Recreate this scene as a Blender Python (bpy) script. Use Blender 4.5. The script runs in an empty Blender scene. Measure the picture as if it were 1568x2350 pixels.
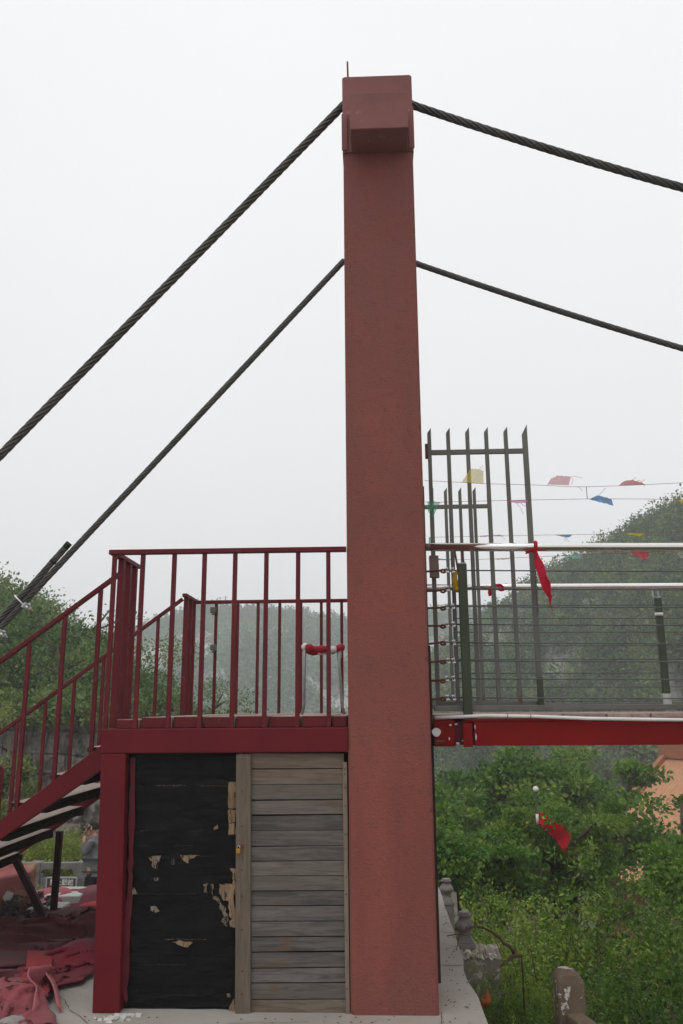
import bpy, bmesh, math, random
import numpy as np
from mathutils import Vector, Matrix
S = bpy.context.scene
COL = S.collection
rnd = random.Random(7)
R = math.radians

# ------------------------------------------------------------------ camera
F, TH, PS, RO, EYE = 1900.0, R(13.3), R(2.1), 0.0072, 1.56
fw = np.array([-math.sin(PS)*math.cos(TH), math.cos(PS)*math.cos(TH), math.sin(TH)])
r0 = np.array([math.cos(PS), math.sin(PS), 0.0]); u0 = np.cross(r0, fw)
rv = r0*math.cos(RO) - u0*math.sin(RO); uv_ = u0*math.cos(RO) + r0*math.sin(RO)
CAM = np.array([0.0, 0.0, EYE])
cam = bpy.data.objects.new('camera', bpy.data.cameras.new('camera')); COL.objects.link(cam)
cam.matrix_world = Matrix(((rv[0], uv_[0], -fw[0], 0), (rv[1], uv_[1], -fw[1], 0), (rv[2], uv_[2], -fw[2], EYE), (0, 0, 0, 1)))
cam.data.sensor_fit = 'VERTICAL'; cam.data.sensor_height = 36; cam.data.lens = 36*F/2350
cam.data.clip_end = 5000; cam.data.clip_start = 0.05
S.camera = cam

def ray(x, y): return fw + rv*((x-784)/F) + uv_*((1175-y)/F)
def P(x, y, Y):                       # surveyed point: photo position + distance along the valley
    d = ray(x, y); return CAM + d*(Y/d[1])
def G(x, y, z=0.0):                   # surveyed point on a level
    d = ray(x, y); return CAM + d*((z-EYE)/d[2])
def Yof(x, y, X):
    d = ray(x, y); return d[1]*X/d[0]
def polar(x, dist, z):                # point at a compass bearing
    d = ray(x, 1624); h = d[:2]/np.hypot(d[0], d[1]); return np.array([h[0]*dist, h[1]*dist, z])

# ------------------------------------------------------------------ world, sun, exposure
SUN_EL, SUN_AZ = R(62), R(205)        # azimuth clockwise from +Y
w = bpy.data.worlds.new('World'); S.world = w; w.use_nodes = True
nt = w.node_tree; nt.nodes.clear()
def N(tree, typ, **kw):
    n = tree.nodes.new(typ)
    for k, v in kw.items(): setattr(n, k, v)
    return n
sky = N(nt, 'ShaderNodeTexSky', sky_type='NISHITA', sun_disc=False, sun_elevation=SUN_EL, sun_rotation=SUN_AZ, dust_density=6.0)
hs = N(nt, 'ShaderNodeHueSaturation'); hs.inputs['Saturation'].default_value = 0.12
nt.links.new(sky.outputs[0], hs.inputs['Color'])
tc = N(nt, 'ShaderNodeTexCoord'); sp = N(nt, 'ShaderNodeSeparateXYZ'); nt.links.new(tc.outputs['Generated'], sp.inputs[0])
rp = N(nt, 'ShaderNodeValToRGB'); nt.links.new(sp.outputs['Z'], rp.inputs[0])
e = rp.color_ramp.elements
e[0].position = 0.0; e[0].color = (0.905, 0.905, 0.92, 1)
e[1].position = 1.0; e[1].color = (1.5, 1.5, 1.5, 1)
m_ = e.new(0.5); m_.color = (0.975, 0.978, 0.99, 1)
m_ = e.new(0.75); m_.color = (1.02, 1.02, 1.03, 1)
nz = N(nt, 'ShaderNodeTexNoise'); nz.inputs['Scale'].default_value = 2.2; nz.inputs['Detail'].default_value = 4
nt.links.new(tc.outputs['Generated'], nz.inputs['Vector'])
mr = N(nt, 'ShaderNodeMapRange'); mr.inputs['To Min'].default_value = 9.7; mr.inputs['To Max'].default_value = 10.5
nt.links.new(nz.outputs['Fac'], mr.inputs['Value'])
sc_ = N(nt, 'ShaderNodeVectorMath', operation='SCALE'); nt.links.new(rp.outputs[0], sc_.inputs[0]); nt.links.new(mr.outputs[0], sc_.inputs['Scale'])
mx = N(nt, 'ShaderNodeMix', data_type='RGBA'); mx.inputs[0].default_value = 0.93
nt.links.new(hs.outputs[0], mx.inputs[6]); nt.links.new(sc_.outputs[0], mx.inputs[7])
bg = N(nt, 'ShaderNodeBackground'); bg.inputs['Strength'].default_value = 0.1
nt.links.new(mx.outputs[2], bg.inputs['Color'])
wo = N(nt, 'ShaderNodeOutputWorld'); nt.links.new(bg.outputs[0], wo.inputs[0])
sl = bpy.data.lights.new('sun', 'SUN'); sl.energy = 0.5; sl.angle = R(30); sl.color = (1, 0.97, 0.92)
so = bpy.data.objects.new('sun', sl); COL.objects.link(so)
sd = Vector((math.sin(SUN_AZ)*math.cos(SUN_EL), math.cos(SUN_AZ)*math.cos(SUN_EL), math.sin(SUN_EL)))
so.rotation_euler = sd.to_track_quat('Z', 'Y').to_euler(); so.location = sd*200
S.view_settings.view_transform = 'Standard'; S.view_settings.look = 'None'
S.view_settings.exposure = 0.0; S.view_settings.gamma = 1.0
S.cycles.volume_bounces = 4; S.cycles.max_bounces = 6; S.cycles.diffuse_bounces = 3; S.cycles.transparent_max_bounces = 8
S.cycles.use_denoising = True

# ------------------------------------------------------------------ mesh helpers
WL = {}
class MB:
    def __init__(s): s.v = []; s.f = []
    def add(s, vs, fs):
        b = len(s.v); s.v.extend([tuple(map(float, q)) for q in vs]); s.f.extend([tuple(b+i for i in q) for q in fs]); return s
    def hexa(s, q):                    # 8 corners: bottom ring then top ring
        return s.add(q, [(3, 2, 1, 0), (4, 5, 6, 7), (0, 1, 5, 4), (1, 2, 6, 5), (2, 3, 7, 6), (3, 0, 4, 7)])
    def box(s, a, b):
        (x0, y0, z0), (x1, y1, z1) = a, b
        return s.hexa([(x0, y0, z0), (x1, y0, z0), (x1, y1, z0), (x0, y1, z0), (x0, y0, z1), (x1, y0, z1), (x1, y1, z1), (x0, y1, z1)])
    def bar(s, p, q, w, h, up=(0, 0, 1)):
        p = Vector(p); q = Vector(q); d = (q-p).normalized(); u = Vector(up)
        if abs(d.dot(u)) > 0.98: u = Vector((0, 1, 0))
        a = d.cross(u).normalized(); b = a.cross(d).normalized(); a *= w/2; b *= h/2
        return s.hexa([p-a-b, p+a-b, p+a+b, p-a+b, q-a-b, q+a-b, q+a+b, q-a+b])
    def tube(s, pts, r, n=8, cap=True, closed=False):
        pts = [Vector(p) for p in pts]; m = len(pts)
        rs = r if hasattr(r, '__len__') else [r]*m
        t0 = (pts[1]-pts[0]).normalized()
        a = t0.orthogonal().normalized(); vs = []
        for i, p in enumerate(pts):
            if closed: t = (pts[(i+1) % m]-pts[i-1]).normalized()
            else: t = (pts[min(i+1, m-1)]-pts[max(i-1, 0)]).normalized()
            a = (a - t*a.dot(t)).normalized(); b = t.cross(a)
            for k in range(n):
                c = 2*math.pi*k/n; vs.append(p + (a*math.cos(c)+b*math.sin(c))*rs[i])
        fs = []
        for i in range(m if closed else m-1):
            j = (i+1) % m
            for k in range(n): fs.append((i*n+k, i*n+(k+1) % n, j*n+(k+1) % n, j*n+k))
        if cap and not closed: fs.append(tuple(range(n))[::-1]); fs.append(tuple((m-1)*n+k for k in range(n)))
        return s.add(vs, fs)
    def lathe(s, c, prof, n=20):       # prof: (radius, z)
        c = Vector(c); vs = []; fs = []
        for rr, z in prof:
            for k in range(n): vs.append(c+Vector((rr*math.cos(2*math.pi*k/n), rr*math.sin(2*math.pi*k/n), z)))
        for i in range(len(prof)-1):
            for k in range(n): fs.append((i*n+k, i*n+(k+1) % n, (i+1)*n+(k+1) % n, (i+1)*n+k))
        fs.append(tuple(range(n))[::-1]); fs.append(tuple((len(prof)-1)*n+k for k in range(n)))
        return s.add(vs, fs)
    def prism(s, poly, Y0, Y1):        # polygon in XZ, thickness along Y
        n = len(poly); vs = [(x, Y0, z) for x, z in poly]+[(x, Y1, z) for x, z in poly]
        fs = [tuple(range(n)), tuple(range(n, 2*n))[::-1]]+[(i, i+n, (i+1) % n+n, (i+1) % n) for i in range(n)]
        return s.add(vs, fs)

def tag(o, label=None, cat=None, group=None, kind=None):
    if label: o['label'] = label
    if cat: o['category'] = cat
    if group: o['group'] = group
    if kind: o['kind'] = kind
    return o
def thing(name, label, cat, loc, group=None):
    o = bpy.data.objects.new(name, None); COL.objects.link(o); o.empty_display_size = 0.2
    o.location = loc; WL[o.name] = Vector(loc); return tag(o, label, cat, group)
def mesh(name, mb, mat, parent=None, loc=None, smooth=False, bevel=0, label=None, fix=True):
    o0 = WL[parent.name] if parent else Vector(loc if loc is not None else (0, 0, 0))
    me = bpy.data.meshes.new(name)
    me.from_pydata([(x-o0.x, y-o0.y, z-o0.z) for x, y, z in mb.v], [], mb.f)
    if fix:
        b = bmesh.new(); b.from_mesh(me); bmesh.ops.recalc_face_normals(b, faces=b.faces); b.to_mesh(me); b.free()
    for m in (mat if isinstance(mat, (list, tuple)) else [mat]): me.materials.append(m)
    if smooth: me.shade_smooth()
    o = bpy.data.objects.new(name, me); COL.objects.link(o)
    if parent: o.parent = parent
    else: o.location = o0
    WL[o.name] = o0
    if bevel:
        md = o.modifiers.new('bevel', 'BEVEL'); md.width = bevel; md.segments = 2; md.limit_method = 'ANGLE'; md.angle_limit = R(40)
    if label: o['label'] = label
    return o
def npmesh(name, verts, quads, mat, parent=None, loc=None, tint=None, smooth=False, midx=None):
    o0 = np.array(WL[parent.name] if parent else (loc if loc is not None else (0, 0, 0)), float)
    verts = np.asarray(verts, np.float32) - o0.astype(np.float32); quads = np.asarray(quads, np.int32)
    me = bpy.data.meshes.new(name); nf, k = quads.shape
    me.vertices.add(len(verts)); me.vertices.foreach_set('co', verts.ravel())
    me.loops.add(nf*k); me.loops.foreach_set('vertex_index', quads.ravel())
    me.polygons.add(nf); me.polygons.foreach_set('loop_start', np.arange(0, nf*k, k, dtype=np.int32))
    for m in (mat if isinstance(mat, (list, tuple)) else [mat]): me.materials.append(m)
    if midx is not None: me.polygons.foreach_set('material_index', np.asarray(midx, np.int32))
    me.update(calc_edges=True)
    if tint is not None:
        at = me.attributes.new('tint', 'FLOAT', 'POINT'); at.data.foreach_set('value', np.asarray(tint, np.float32))
    if smooth: me.shade_smooth()
    o = bpy.data.objects.new(name, me); COL.objects.link(o)
    if parent: o.parent = parent
    else: o.location = o0
    WL[o.name] = Vector(o0); return o

def _h(i, j, k, s):
    n = (i*374761393 + j*668265263 + k*2147483647 + s*1274126177) & 0x7fffffff
    n = ((n ^ (n >> 13))*1274126177) & 0x7fffffff
    return ((n ^ (n >> 16)) & 0xffff)/65535.0
def vn(x, y, z=0, s=0):
    x, y, z = np.broadcast_arrays(np.asarray(x, float), np.asarray(y, float), np.asarray(z, float))
    i, j, k = [np.floor(a).astype(np.int64) for a in (x, y, z)]
    f = [a-np.floor(a) for a in (x, y, z)]; f = [a*a*(3-2*a) for a in f]; o = 0
    for a in (0, 1):
        for b in (0, 1):
            for c in (0, 1):
                o = o + _h(i+a, j+b, k+c, s)*(f[0] if a else 1-f[0])*(f[1] if b else 1-f[1])*(f[2] if c else 1-f[2])
    return o*2-1
def fbm(x, y, z=0, s=0, o=4):
    t = 0; a = 1
    for q in range(o): t = t+a*vn(np.asarray(x)*2**q, np.asarray(y)*2**q, np.asarray(z)*2**q, s+q); a *= .5
    return t/1.6

# ------------------------------------------------------------------ materials
def base(name):
    m = bpy.data.materials.new(name); m.use_nodes = True; t = m.node_tree; t.nodes.clear()
    out = N(t, 'ShaderNodeOutputMaterial'); b = N(t, 'ShaderNodeBsdfPrincipled'); t.links.new(b.outputs[0], out.inputs[0])
    return m, t, b, out
def coords(t, scale=(1, 1, 1), rand=False):
    c = N(t, 'ShaderNodeTexCoord'); mp = N(t, 'ShaderNodeMapping'); t.links.new(c.outputs['Object'], mp.inputs[0]); mp.inputs['Scale'].default_value = scale
    if rand:
        oi = N(t, 'ShaderNodeObjectInfo'); v = N(t, 'ShaderNodeVectorMath', operation='SCALE'); v.inputs[0].default_value = (37, 53, 71)
        t.links.new(oi.outputs['Random'], v.inputs['Scale']); t.links.new(v.outputs[0], mp.inputs['Location'])
    return mp.outputs[0]
def noise(t, vec, scale, detail=5, rough=.6, dist=0):
    n = N(t, 'ShaderNodeTexNoise'); n.inputs['Scale'].default_value = scale; n.inputs['Detail'].default_value = detail
    n.inputs['Roughness'].default_value = rough; n.inputs['Distortion'].default_value = dist
    if vec is not None: t.links.new(vec, n.inputs['Vector'])
    return n.outputs['Fac']
def ramp(t, fac, stops):
    r = N(t, 'ShaderNodeValToRGB'); t.links.new(fac, r.inputs[0]); e = r.color_ramp.elements
    for i, (p, c) in enumerate(stops):
        q = e[i] if i < 2 else e.new(p)
        q.position = p; q.color = (*(c if hasattr(c, '__len__') else (c, c, c)), 1)
    return r.outputs[0]
def mix(t, fac, a, b, mode='MIX'):
    m = N(t, 'ShaderNodeMix', data_type='RGBA', blend_type=mode)
    for s, v in ((0, fac), (6, a), (7, b)):
        if hasattr(v, 'is_linked') or isinstance(v, bpy.types.NodeSocket): t.links.new(v, m.inputs[s])
        elif s == 0: m.inputs[0].default_value = v
        else: m.inputs[s].default_value = (*v, 1)
    return m.outputs[2]
def bump(t, b, h, strength=.3, dist=.01):
    n = N(t, 'ShaderNodeBump'); n.inputs['Strength'].default_value = strength; n.inputs['Distance'].default_value = dist
    t.links.new(h, n.inputs['Height']); t.links.new(n.outputs[0], b.inputs['Normal'])
def simple(name, c, c2=None, scale=6, rough=.5, metal=0, bs=.15, spots=None, spot_amt=.62, spot_scale=25, stretch=(1, 1, 1), bscale=None, spec=.22):
    m, t, b, o = base(name); v = coords(t, stretch)
    c2 = c2 or tuple(x*.75 for x in c)
    col = mix(t, ramp(t, noise(t, v, scale), [(.35, 0), (.68, 1)]), c, c2)
    if spots:
        col = mix(t, ramp(t, noise(t, v, spot_scale, 6, .65), [(spot_amt, 0), (spot_amt+.04, 1)]), col, spots)
    t.links.new(col, b.inputs['Base Color']); b.inputs['Metallic'].default_value = metal
    b.inputs['Specular IOR Level'].default_value = spec; rr = ramp(t, noise(t, v, scale*3), [(.3, max(0, rough-.12)), (.7, min(1, rough+.12))]); t.links.new(rr, b.inputs['Roughness'])
    if bs: bump(t, b, noise(t, v, bscale or scale*8, 6), bs, .004)
    return m
M = {}
M['red'] = simple('red_steel_paint', (.13, .0105, .0165), (.098, .0085, .0135), 3, .42, spec=.14, bs=.12, spots=(.085, .012, .016), spot_amt=.66, spot_scale=14)
M['redbar'] = simple('red_bar_paint', (.132, .016, .022), (.096, .012, .017), 5, .45, spec=.14, bs=.25, spots=(.1, .038, .03), spot_amt=.61, spot_scale=22)
M['bridge_red'] = simple('bridge_red_paint', (.21, .0085, .0075), (.16, .0075, .007), 2.5, .5, spec=.1, bs=.1, spots=(.13, .02, .015), spot_amt=.7, spot_scale=9)
M['gate'] = simple('grey_green_steel', (.155, .152, .137), (.115, .116, .1), 5, .45, .35, bs=.1, spots=(.12, .085, .06), spot_amt=.66, spot_scale=8, stretch=(1, 1, .35))
M['postgreen'] = simple('dark_green_post_paint', (.055, .068, .045), (.04, .052, .03), 4, .4, bs=.1, spots=(.08, .1, .05), spot_amt=.64, spot_scale=10)
M['stainless'] = simple('stainless_tube', (.74, .73, .7), (.62, .6, .56), 4, .2, 1.0, bs=.02, stretch=(.2, 1, 1))
M['galv'] = simple('galvanised', (.5, .5, .49), (.34, .34, .33), 30, .42, .8, bs=.2)
M['rust'] = simple('rusty_iron', (.16, .06, .04), (.09, .04, .03), 18, .85, .1, bs=.5, spots=(.25, .1, .05), spot_amt=.6, spot_scale=40)
M['rust_dark'] = simple('dark_rusted_steel', (.03, .022, .018), (.05, .03, .02), 5, .8, bs=.2)
M['darksteel'] = simple('dark_old_steel', (.085, .085, .088), (.06, .05, .045), 4, .6, .3, bs=.2, spots=(.09, .05, .03), spot_amt=.62, spot_scale=10)
M['rope'] = simple('greased_wire_rope', (.11, .108, .1), (.066, .066, .062), 15, .5, .35, bs=.35, bscale=150)
M['wire'] = simple('thin_wire_rope', (.13, .13, .125), (.09, .09, .085), 30, .5, .4, bs=.3)
M['white_pipe'] = simple('white_plastic', (.74, .73, .71), (.62, .61, .58), 5, .4, bs=.05)
M['stool_metal'] = simple('dull_tube', (.3, .3, .3), (.2, .2, .2), 30, .45, .6)
M['silver'] = simple('bright_steel', (.6, .6, .6), (.42, .42, .42), 20, .3, .85, bs=.1)
M['brass'] = simple('brass', (.55, .28, .05), (.4, .2, .04), 20, .35, .7, bs=.1)
M['thread'] = simple('red_thread', (.25, .06, .07), None, 5, .8, bs=0)
M['chainm'] = simple('chain_steel', (.09, .075, .06), (.12, .07, .04), 30, .6, .6, bs=.3)
M['stone_grey'] = simple('grey_stone', (.2, .195, .185), (.14, .138, .13), 5, .9, bs=.5, spots=(.09, .09, .085), spot_amt=.6, spot_scale=20)
M['stone_post'] = simple('carved_stone', (.24, .22, .2), (.17, .15, .14), 9, .9, bs=.4, spots=(.1, .09, .085), spot_amt=.58, spot_scale=24)
M['mossy'] = simple('mottled_old_concrete', (.17, .125, .09), (.1, .072, .05), 7, .95, bs=.6, spots=(.5, .47, .43), spot_amt=.58, spot_scale=14)
M['pinkwall'] = simple('pink_painted_block', (.36, .13, .13), (.3, .1, .1), 5, .9, bs=.4, spots=(.33, .2, .14), spot_amt=.56, spot_scale=4)
M['lichen'] = simple('lichen_spotted_stone', (.3, .26, .22), (.2, .165, .14), 8, .95, bs=.6, spots=(.5, .48, .42), spot_amt=.56, spot_scale=22)
M['rough_lump'] = simple('broken_concrete', (.3, .28, .26), (.2, .185, .17), 14, .95, bs=.7, spots=(.12, .11, .1), spot_amt=.58, spot_scale=40)
M['darkred'] = simple('shaded_red_paint', (.035, .007, .008), (.02, .005, .006), 5, .6, bs=.1)  # red darkened to put the backlit shade of the stair props into colour
M['rubble'] = simple('dark_rubble', (.1, .094, .09), (.05, .047, .045), 9, .95, bs=.6)
M['plaster'] = simple('broken_plaster', (.62, .6, .57), (.45, .43, .4), 12, .95, bs=.5)
M['bark'] = simple('bark', (.11, .085, .065), (.07, .055, .042), 12, .95, bs=.6, stretch=(1, 1, .3))
M['twig'] = simple('brown_twig', (.2, .15, .11), (.13, .09, .065), 12, .95, bs=.3)
M['deadwood'] = simple('dead_branch_bark', (.13, .08, .06), (.07, .045, .035), 9, .95, bs=.6, spots=(.42, .3, .22), spot_amt=.63, spot_scale=7)
M['rooft'] = simple('orange_glazed_tile', (.5, .25, .13), (.42, .2, .1), 3, .5, bs=.15, spots=(.35, .15, .08), spot_amt=.64, spot_scale=3)
M['roofd'] = simple('orange_ridge_tile', (.36, .13, .06), (.28, .1, .05), 3, .55, bs=.3)
M['bluetile'] = simple('blue_grey_tile', (.16, .18, .21), (.1, .115, .14), 4, .7, bs=.3)
M['templewall'] = simple('temple_red_wall', (.22, .05, .04), (.17, .04, .035), 2, .85, bs=.2)
M['skin'] = simple('skin', (.48, .25, .18), (.42, .2, .15), 20, .55, bs=.1)
M['hair'] = simple('dark_hair', (.02, .016, .014), None, 40, .7, bs=.4)
M['jacket'] = simple('grey_jacket', (.16, .155, .165), (.11, .105, .115), 9, .9, bs=.5, bscale=18)
M['trouser'] = simple('black_trousers', (.012, .012, .014), None, 9, .85, bs=.3)
M['phone'] = simple('phone_black', (.03, .035, .045), None, 9, .25, bs=0)
M['shoe'] = simple('shoe_black', (.02, .02, .02), None, 9, .5, bs=0)
M['sign'] = simple('brown_sign_board', (.1, .062, .05), (.08, .05, .042), 3, .6, bs=.05)
M['signwhite'] = simple('white_sign_paint', (.75, .75, .73), None, 3, .6, bs=0)
M['bareply'] = simple('bare_plywood', (.3, .21, .13), (.17, .115, .07), 7, .85, bs=.3, spots=(.03, .025, .02), spot_amt=.56, spot_scale=30, stretch=(3, 1, .5))
M['papertear'] = simple('torn_paper_edge', (.24, .195, .155), (.11, .085, .065), 24, .9, bs=.4, spots=(.02, .018, .016), spot_amt=.5, spot_scale=45, stretch=(2, 1, .7))
M['redsmear'] = simple('dark_red_smear', (.12, .012, .02), (.075, .01, .015), 14, .6, bs=.1)
M['rubberblack'] = simple('black_rubber', (.02, .02, .02), None, 9, .7, bs=.1)
M['woodblock'] = simple('rough_wood_block', (.3, .23, .19), (.2, .14, .115), 4, .9, bs=.5, stretch=(3, 3, .6), bscale=20)
M['paper'] = simple('dirty_paper', (.6, .6, .58), None, 6, .9, bs=.1)
M['slab'] = simple('stone_slab', (.4, .4, .39), (.32, .32, .31), 6, .85, bs=.3)

def pillar_mat():
    m, t, b, o = base('terracotta_painted_concrete'); v = coords(t); vs = coords(t, (1, 1, .18))
    c = mix(t, ramp(t, noise(t, vs, 2.2, 6, .65), [(.36, 0), (.66, 1)]), (.285, .087, .07), (.228, .073, .06))
    c = mix(t, ramp(t, noise(t, coords(t, (2.2, 2.2, .45)), 1.6, 7, .6), [(.46, 0), (.7, .8)]), c, (.205, .068, .058))
    tz = N(t, 'ShaderNodeTexCoord'); sz = N(t, 'ShaderNodeSeparateXYZ'); t.links.new(tz.outputs['Object'], sz.inputs[0]); mz = N(t, 'ShaderNodeMapRange'); mz.inputs['From Min'].default_value = 1.9; mz.inputs['From Max'].default_value = 4.6; t.links.new(sz.outputs['Z'], mz.inputs['Value'])
    st_ = N(t, 'ShaderNodeMath', operation='MULTIPLY'); t.links.new(mz.outputs[0], st_.inputs[0]); t.links.new(ramp(t, noise(t, coords(t, (2.6, 2.6, 1.1)), 1.5, 7, .62), [(.38, .1), (.66, .85)]), st_.inputs[1])
    c = mix(t, st_.outputs[0], c, (.19, .092, .088))
    c = mix(t, ramp(t, noise(t, v, 1.3, 5), [(.42, 0), (.7, 1)]), c, (.2, .078, .066))
    c = mix(t, ramp(t, noise(t, v, 3.1, 8, .7), [(.66, 0), (.72, .4)]), c, (.16, .07, .065))
    c = mix(t, ramp(t, noise(t, v, 2.0, 9, .75), [(.69, 0), (.73, .6)]), c, (.36, .3, .27))
    tc_ = N(t, 'ShaderNodeTexCoord'); sx = N(t, 'ShaderNodeSeparateXYZ'); t.links.new(tc_.outputs['Object'], sx.inputs[0]); ln = None
    for z0, wd in ((3.17, .0035), (1.405, .004)):      # formwork joints
        d_ = N(t, 'ShaderNodeMath', operation='COMPARE'); d_.inputs[1].default_value = z0; d_.inputs[2].default_value = wd; t.links.new(sx.outputs['Z'], d_.inputs[0])
        if ln is None: ln = d_.outputs[0]
        else: ad = N(t, 'ShaderNodeMath', operation='MAXIMUM'); t.links.new(ln, ad.inputs[0]); t.links.new(d_.outputs[0], ad.inputs[1]); ln = ad.outputs[0]
    brk = N(t, 'ShaderNodeMath', operation='MULTIPLY'); t.links.new(ln, brk.inputs[0]); t.links.new(ramp(t, noise(t, v, 5, 4), [(.47, 0), (.62, .6)]), brk.inputs[1])
    c = mix(t, brk.outputs[0], c, (.13, .06, .055))
    c = mix(t, ramp(t, noise(t, v, 30, 5, .75), [(.54, 0), (.68, .55)]), c, (.15, .057, .048))
    c = mix(t, ramp(t, noise(t, coords(t, (1, 1, 1.8)), 24, 6, .8), [(.6, 0), (.72, .5)]), c, (.33, .14, .115))
    t.links.new(c, b.inputs['Base Color']); b.inputs['Roughness'].default_value = .9; b.inputs['Specular IOR Level'].default_value = .12
    h = mix(t, .35, noise(t, v, 90, 4), noise(t, v, 22, 6)); bump(t, b, h, .9, .012)
    return m
M['pillar'] = pillar_mat()
M['pillar_worn'] = simple('worn_concrete_cap', (.25, .105, .097), (.2, .088, .083), 4, .92, bs=.5, spots=(.24, .17, .15), spot_amt=.63, spot_scale=7, bscale=60)

def wood_mat(name, c1, c2, c3, ax=0, sc=1.0):
    m, t, b, o = base(name)
    s = [14*sc, 14*sc, 14*sc]; s[ax] = 1.1*sc; v = coords(t, tuple(s), True); vr = coords(t, (1, 1, 1), True)
    g = noise(t, v, 3.0, 7, .62, .8)
    c = mix(t, ramp(t, g, [(.4, 0), (.6, 1)]), c1, c2)
    oi = N(t, 'ShaderNodeObjectInfo')
    c = mix(t, ramp(t, oi.outputs['Random'], [(0, 0), (1, .55)]), c, c3)
    s2 = [1, 1, 1]; s2[ax] = .45
    hv = N(t, 'ShaderNodeHueSaturation'); rr_ = N(t, 'ShaderNodeMapRange'); rr_.inputs['To Min'].default_value = .78; rr_.inputs['To Max'].default_value = 1.2; wn = N(t, 'ShaderNodeMath', operation='FRACT'); wm = N(t, 'ShaderNodeMath', operation='MULTIPLY'); wm.inputs[1].default_value = 7.31
    t.links.new(oi.outputs['Random'], wm.inputs[0]); t.links.new(wm.outputs[0], wn.inputs[0]); t.links.new(wn.outputs[0], rr_.inputs['Value']); t.links.new(rr_.outputs[0], hv.inputs['Value']); t.links.new(c, hv.inputs['Color']); c = hv.outputs[0]
    k = noise(t, coords(t, tuple(s2), True), 7, 3, .5)
    c = mix(t, ramp(t, k, [(.6, 0), (.7, .7)]), c, (.13, .085, .05))
    f = noise(t, v, 9, 4, .6)
    c = mix(t, ramp(t, f, [(.58, 0), (.68, .5)]), c, (.06, .048, .042))
    t.links.new(c, b.inputs['Base Color']); b.inputs['Roughness'].default_value = .88; b.inputs['Specular IOR Level'].default_value = .15
    bump(t, b, g, .55, .004); return m
M['plank'] = wood_mat('weathered_plank', (.155, .14, .13), (.088, .079, .073), (.15, .12, .097))
M['plank_stained'] = wood_mat('stained_plank', (.165, .138, .112), (.095, .076, .06), (.15, .108, .078))
M['batten'] = wood_mat('weathered_batten', (.19, .15, .115), (.135, .107, .08), (.175, .143, .11), 2)
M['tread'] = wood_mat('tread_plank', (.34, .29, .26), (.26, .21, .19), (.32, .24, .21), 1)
M['treadside'] = simple('shaded_timber', (.022, .018, .015), (.012, .01, .009), 8, .8, bs=.3)  # shade painted in: near-black for tread sides, undersides and supports, tops stay pale
M['deckplank'] = wood_mat('deck_plank', (.36, .29, .26), (.27, .2, .18), (.3, .2, .18), 1)

def tar_mat():
    m, t, b, o = base('black_tar_paper'); v = coords(t); vx = coords(t, (.8, 1, 3.2))
    c = mix(t, ramp(t, noise(t, v, 5, 6), [(.35, 0), (.7, 1)]), (.003, .0034, .0036), (.007, .0075, .008)); b.inputs['Specular IOR Level'].default_value = .12
    t.links.new(c, b.inputs['Base Color']); t.links.new(ramp(t, noise(t, v, 9), [(.3, .42), (.7, .7)]), b.inputs['Roughness'])
    bump(t, b, mix(t, .35, noise(t, vx, 2.6, 6, .6, .8), noise(t, v, 16, 4)), .8, .04); return m
M['tar'] = tar_mat()
M['tar_sheen'] = simple('sheen_tar_edge', (.05, .05, .05), (.02, .02, .02), 20, .6, bs=0)  # paler grey paints the sheen of lit seam edges

def concrete_mat():
    m, t, b, o = base('pale_concrete'); v = coords(t)
    c = mix(t, ramp(t, noise(t, v, 1.4, 7, .65), [(.36, 0), (.66, 1)]), (.37, .34, .31), (.29, .262, .232))
    c = mix(t, ramp(t, noise(t, v, 3.3, 8, .7), [(.58, 0), (.7, .5)]), c, (.3, .22, .16))
    c = mix(t, ramp(t, noise(t, v, 16, 6, .7), [(.62, 0), (.68, .7)]), c, (.15, .12, .1))
    t.links.new(c, b.inputs['Base Color']); b.inputs['Roughness'].default_value = .92
    bump(t, b, noise(t, v, 35, 7), .45, .008); return m
M['concrete'] = concrete_mat()

def carpet_mat(name, top, back):
    m, t, b, o = base(name); v = coords(t)
    ge = N(t, 'ShaderNodeNewGeometry')
    c1 = mix(t, ramp(t, noise(t, v, 3.5, 6), [(.35, 0), (.7, 1)]), top, tuple(x*.68 for x in top))
    c1 = mix(t, ramp(t, noise(t, v, 60, 3), [(.55, 0), (.75, .35)]), c1, tuple(min(1, x*1.5) for x in top))
    c = mix(t, ge.outputs['Backfacing'], c1, back)
    t.links.new(c, b.inputs['Base Color']); b.inputs['Roughness'].default_value = .95
    b.inputs['Sheen Weight'].default_value = .1; b.inputs['Specular IOR Level'].default_value = .1
    bump(t, b, noise(t, v, 300, 3), .5, .003); return m
M['carpet_pink'] = carpet_mat('faded_pink_carpet', (.27, .068, .08), (.2, .012, .016))
M['carpet_maroon'] = carpet_mat('maroon_carpet', (.115, .03, .035), (.09, .014, .018))
M['carpet_magenta'] = carpet_mat('magenta_carpet', (.19, .022, .038), (.22, .012, .016))
M['carpet_mauve'] = carpet_mat('mauve_carpet', (.13, .036, .046), (.12, .016, .02))
M['carpet_loop'] = carpet_mat('red_backed_carpet', (.42, .12, .14), (.36, .012, .02))
M['carpet_red'] = carpet_mat('red_carpet', (.34, .02, .025), (.3, .09, .1))

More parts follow.
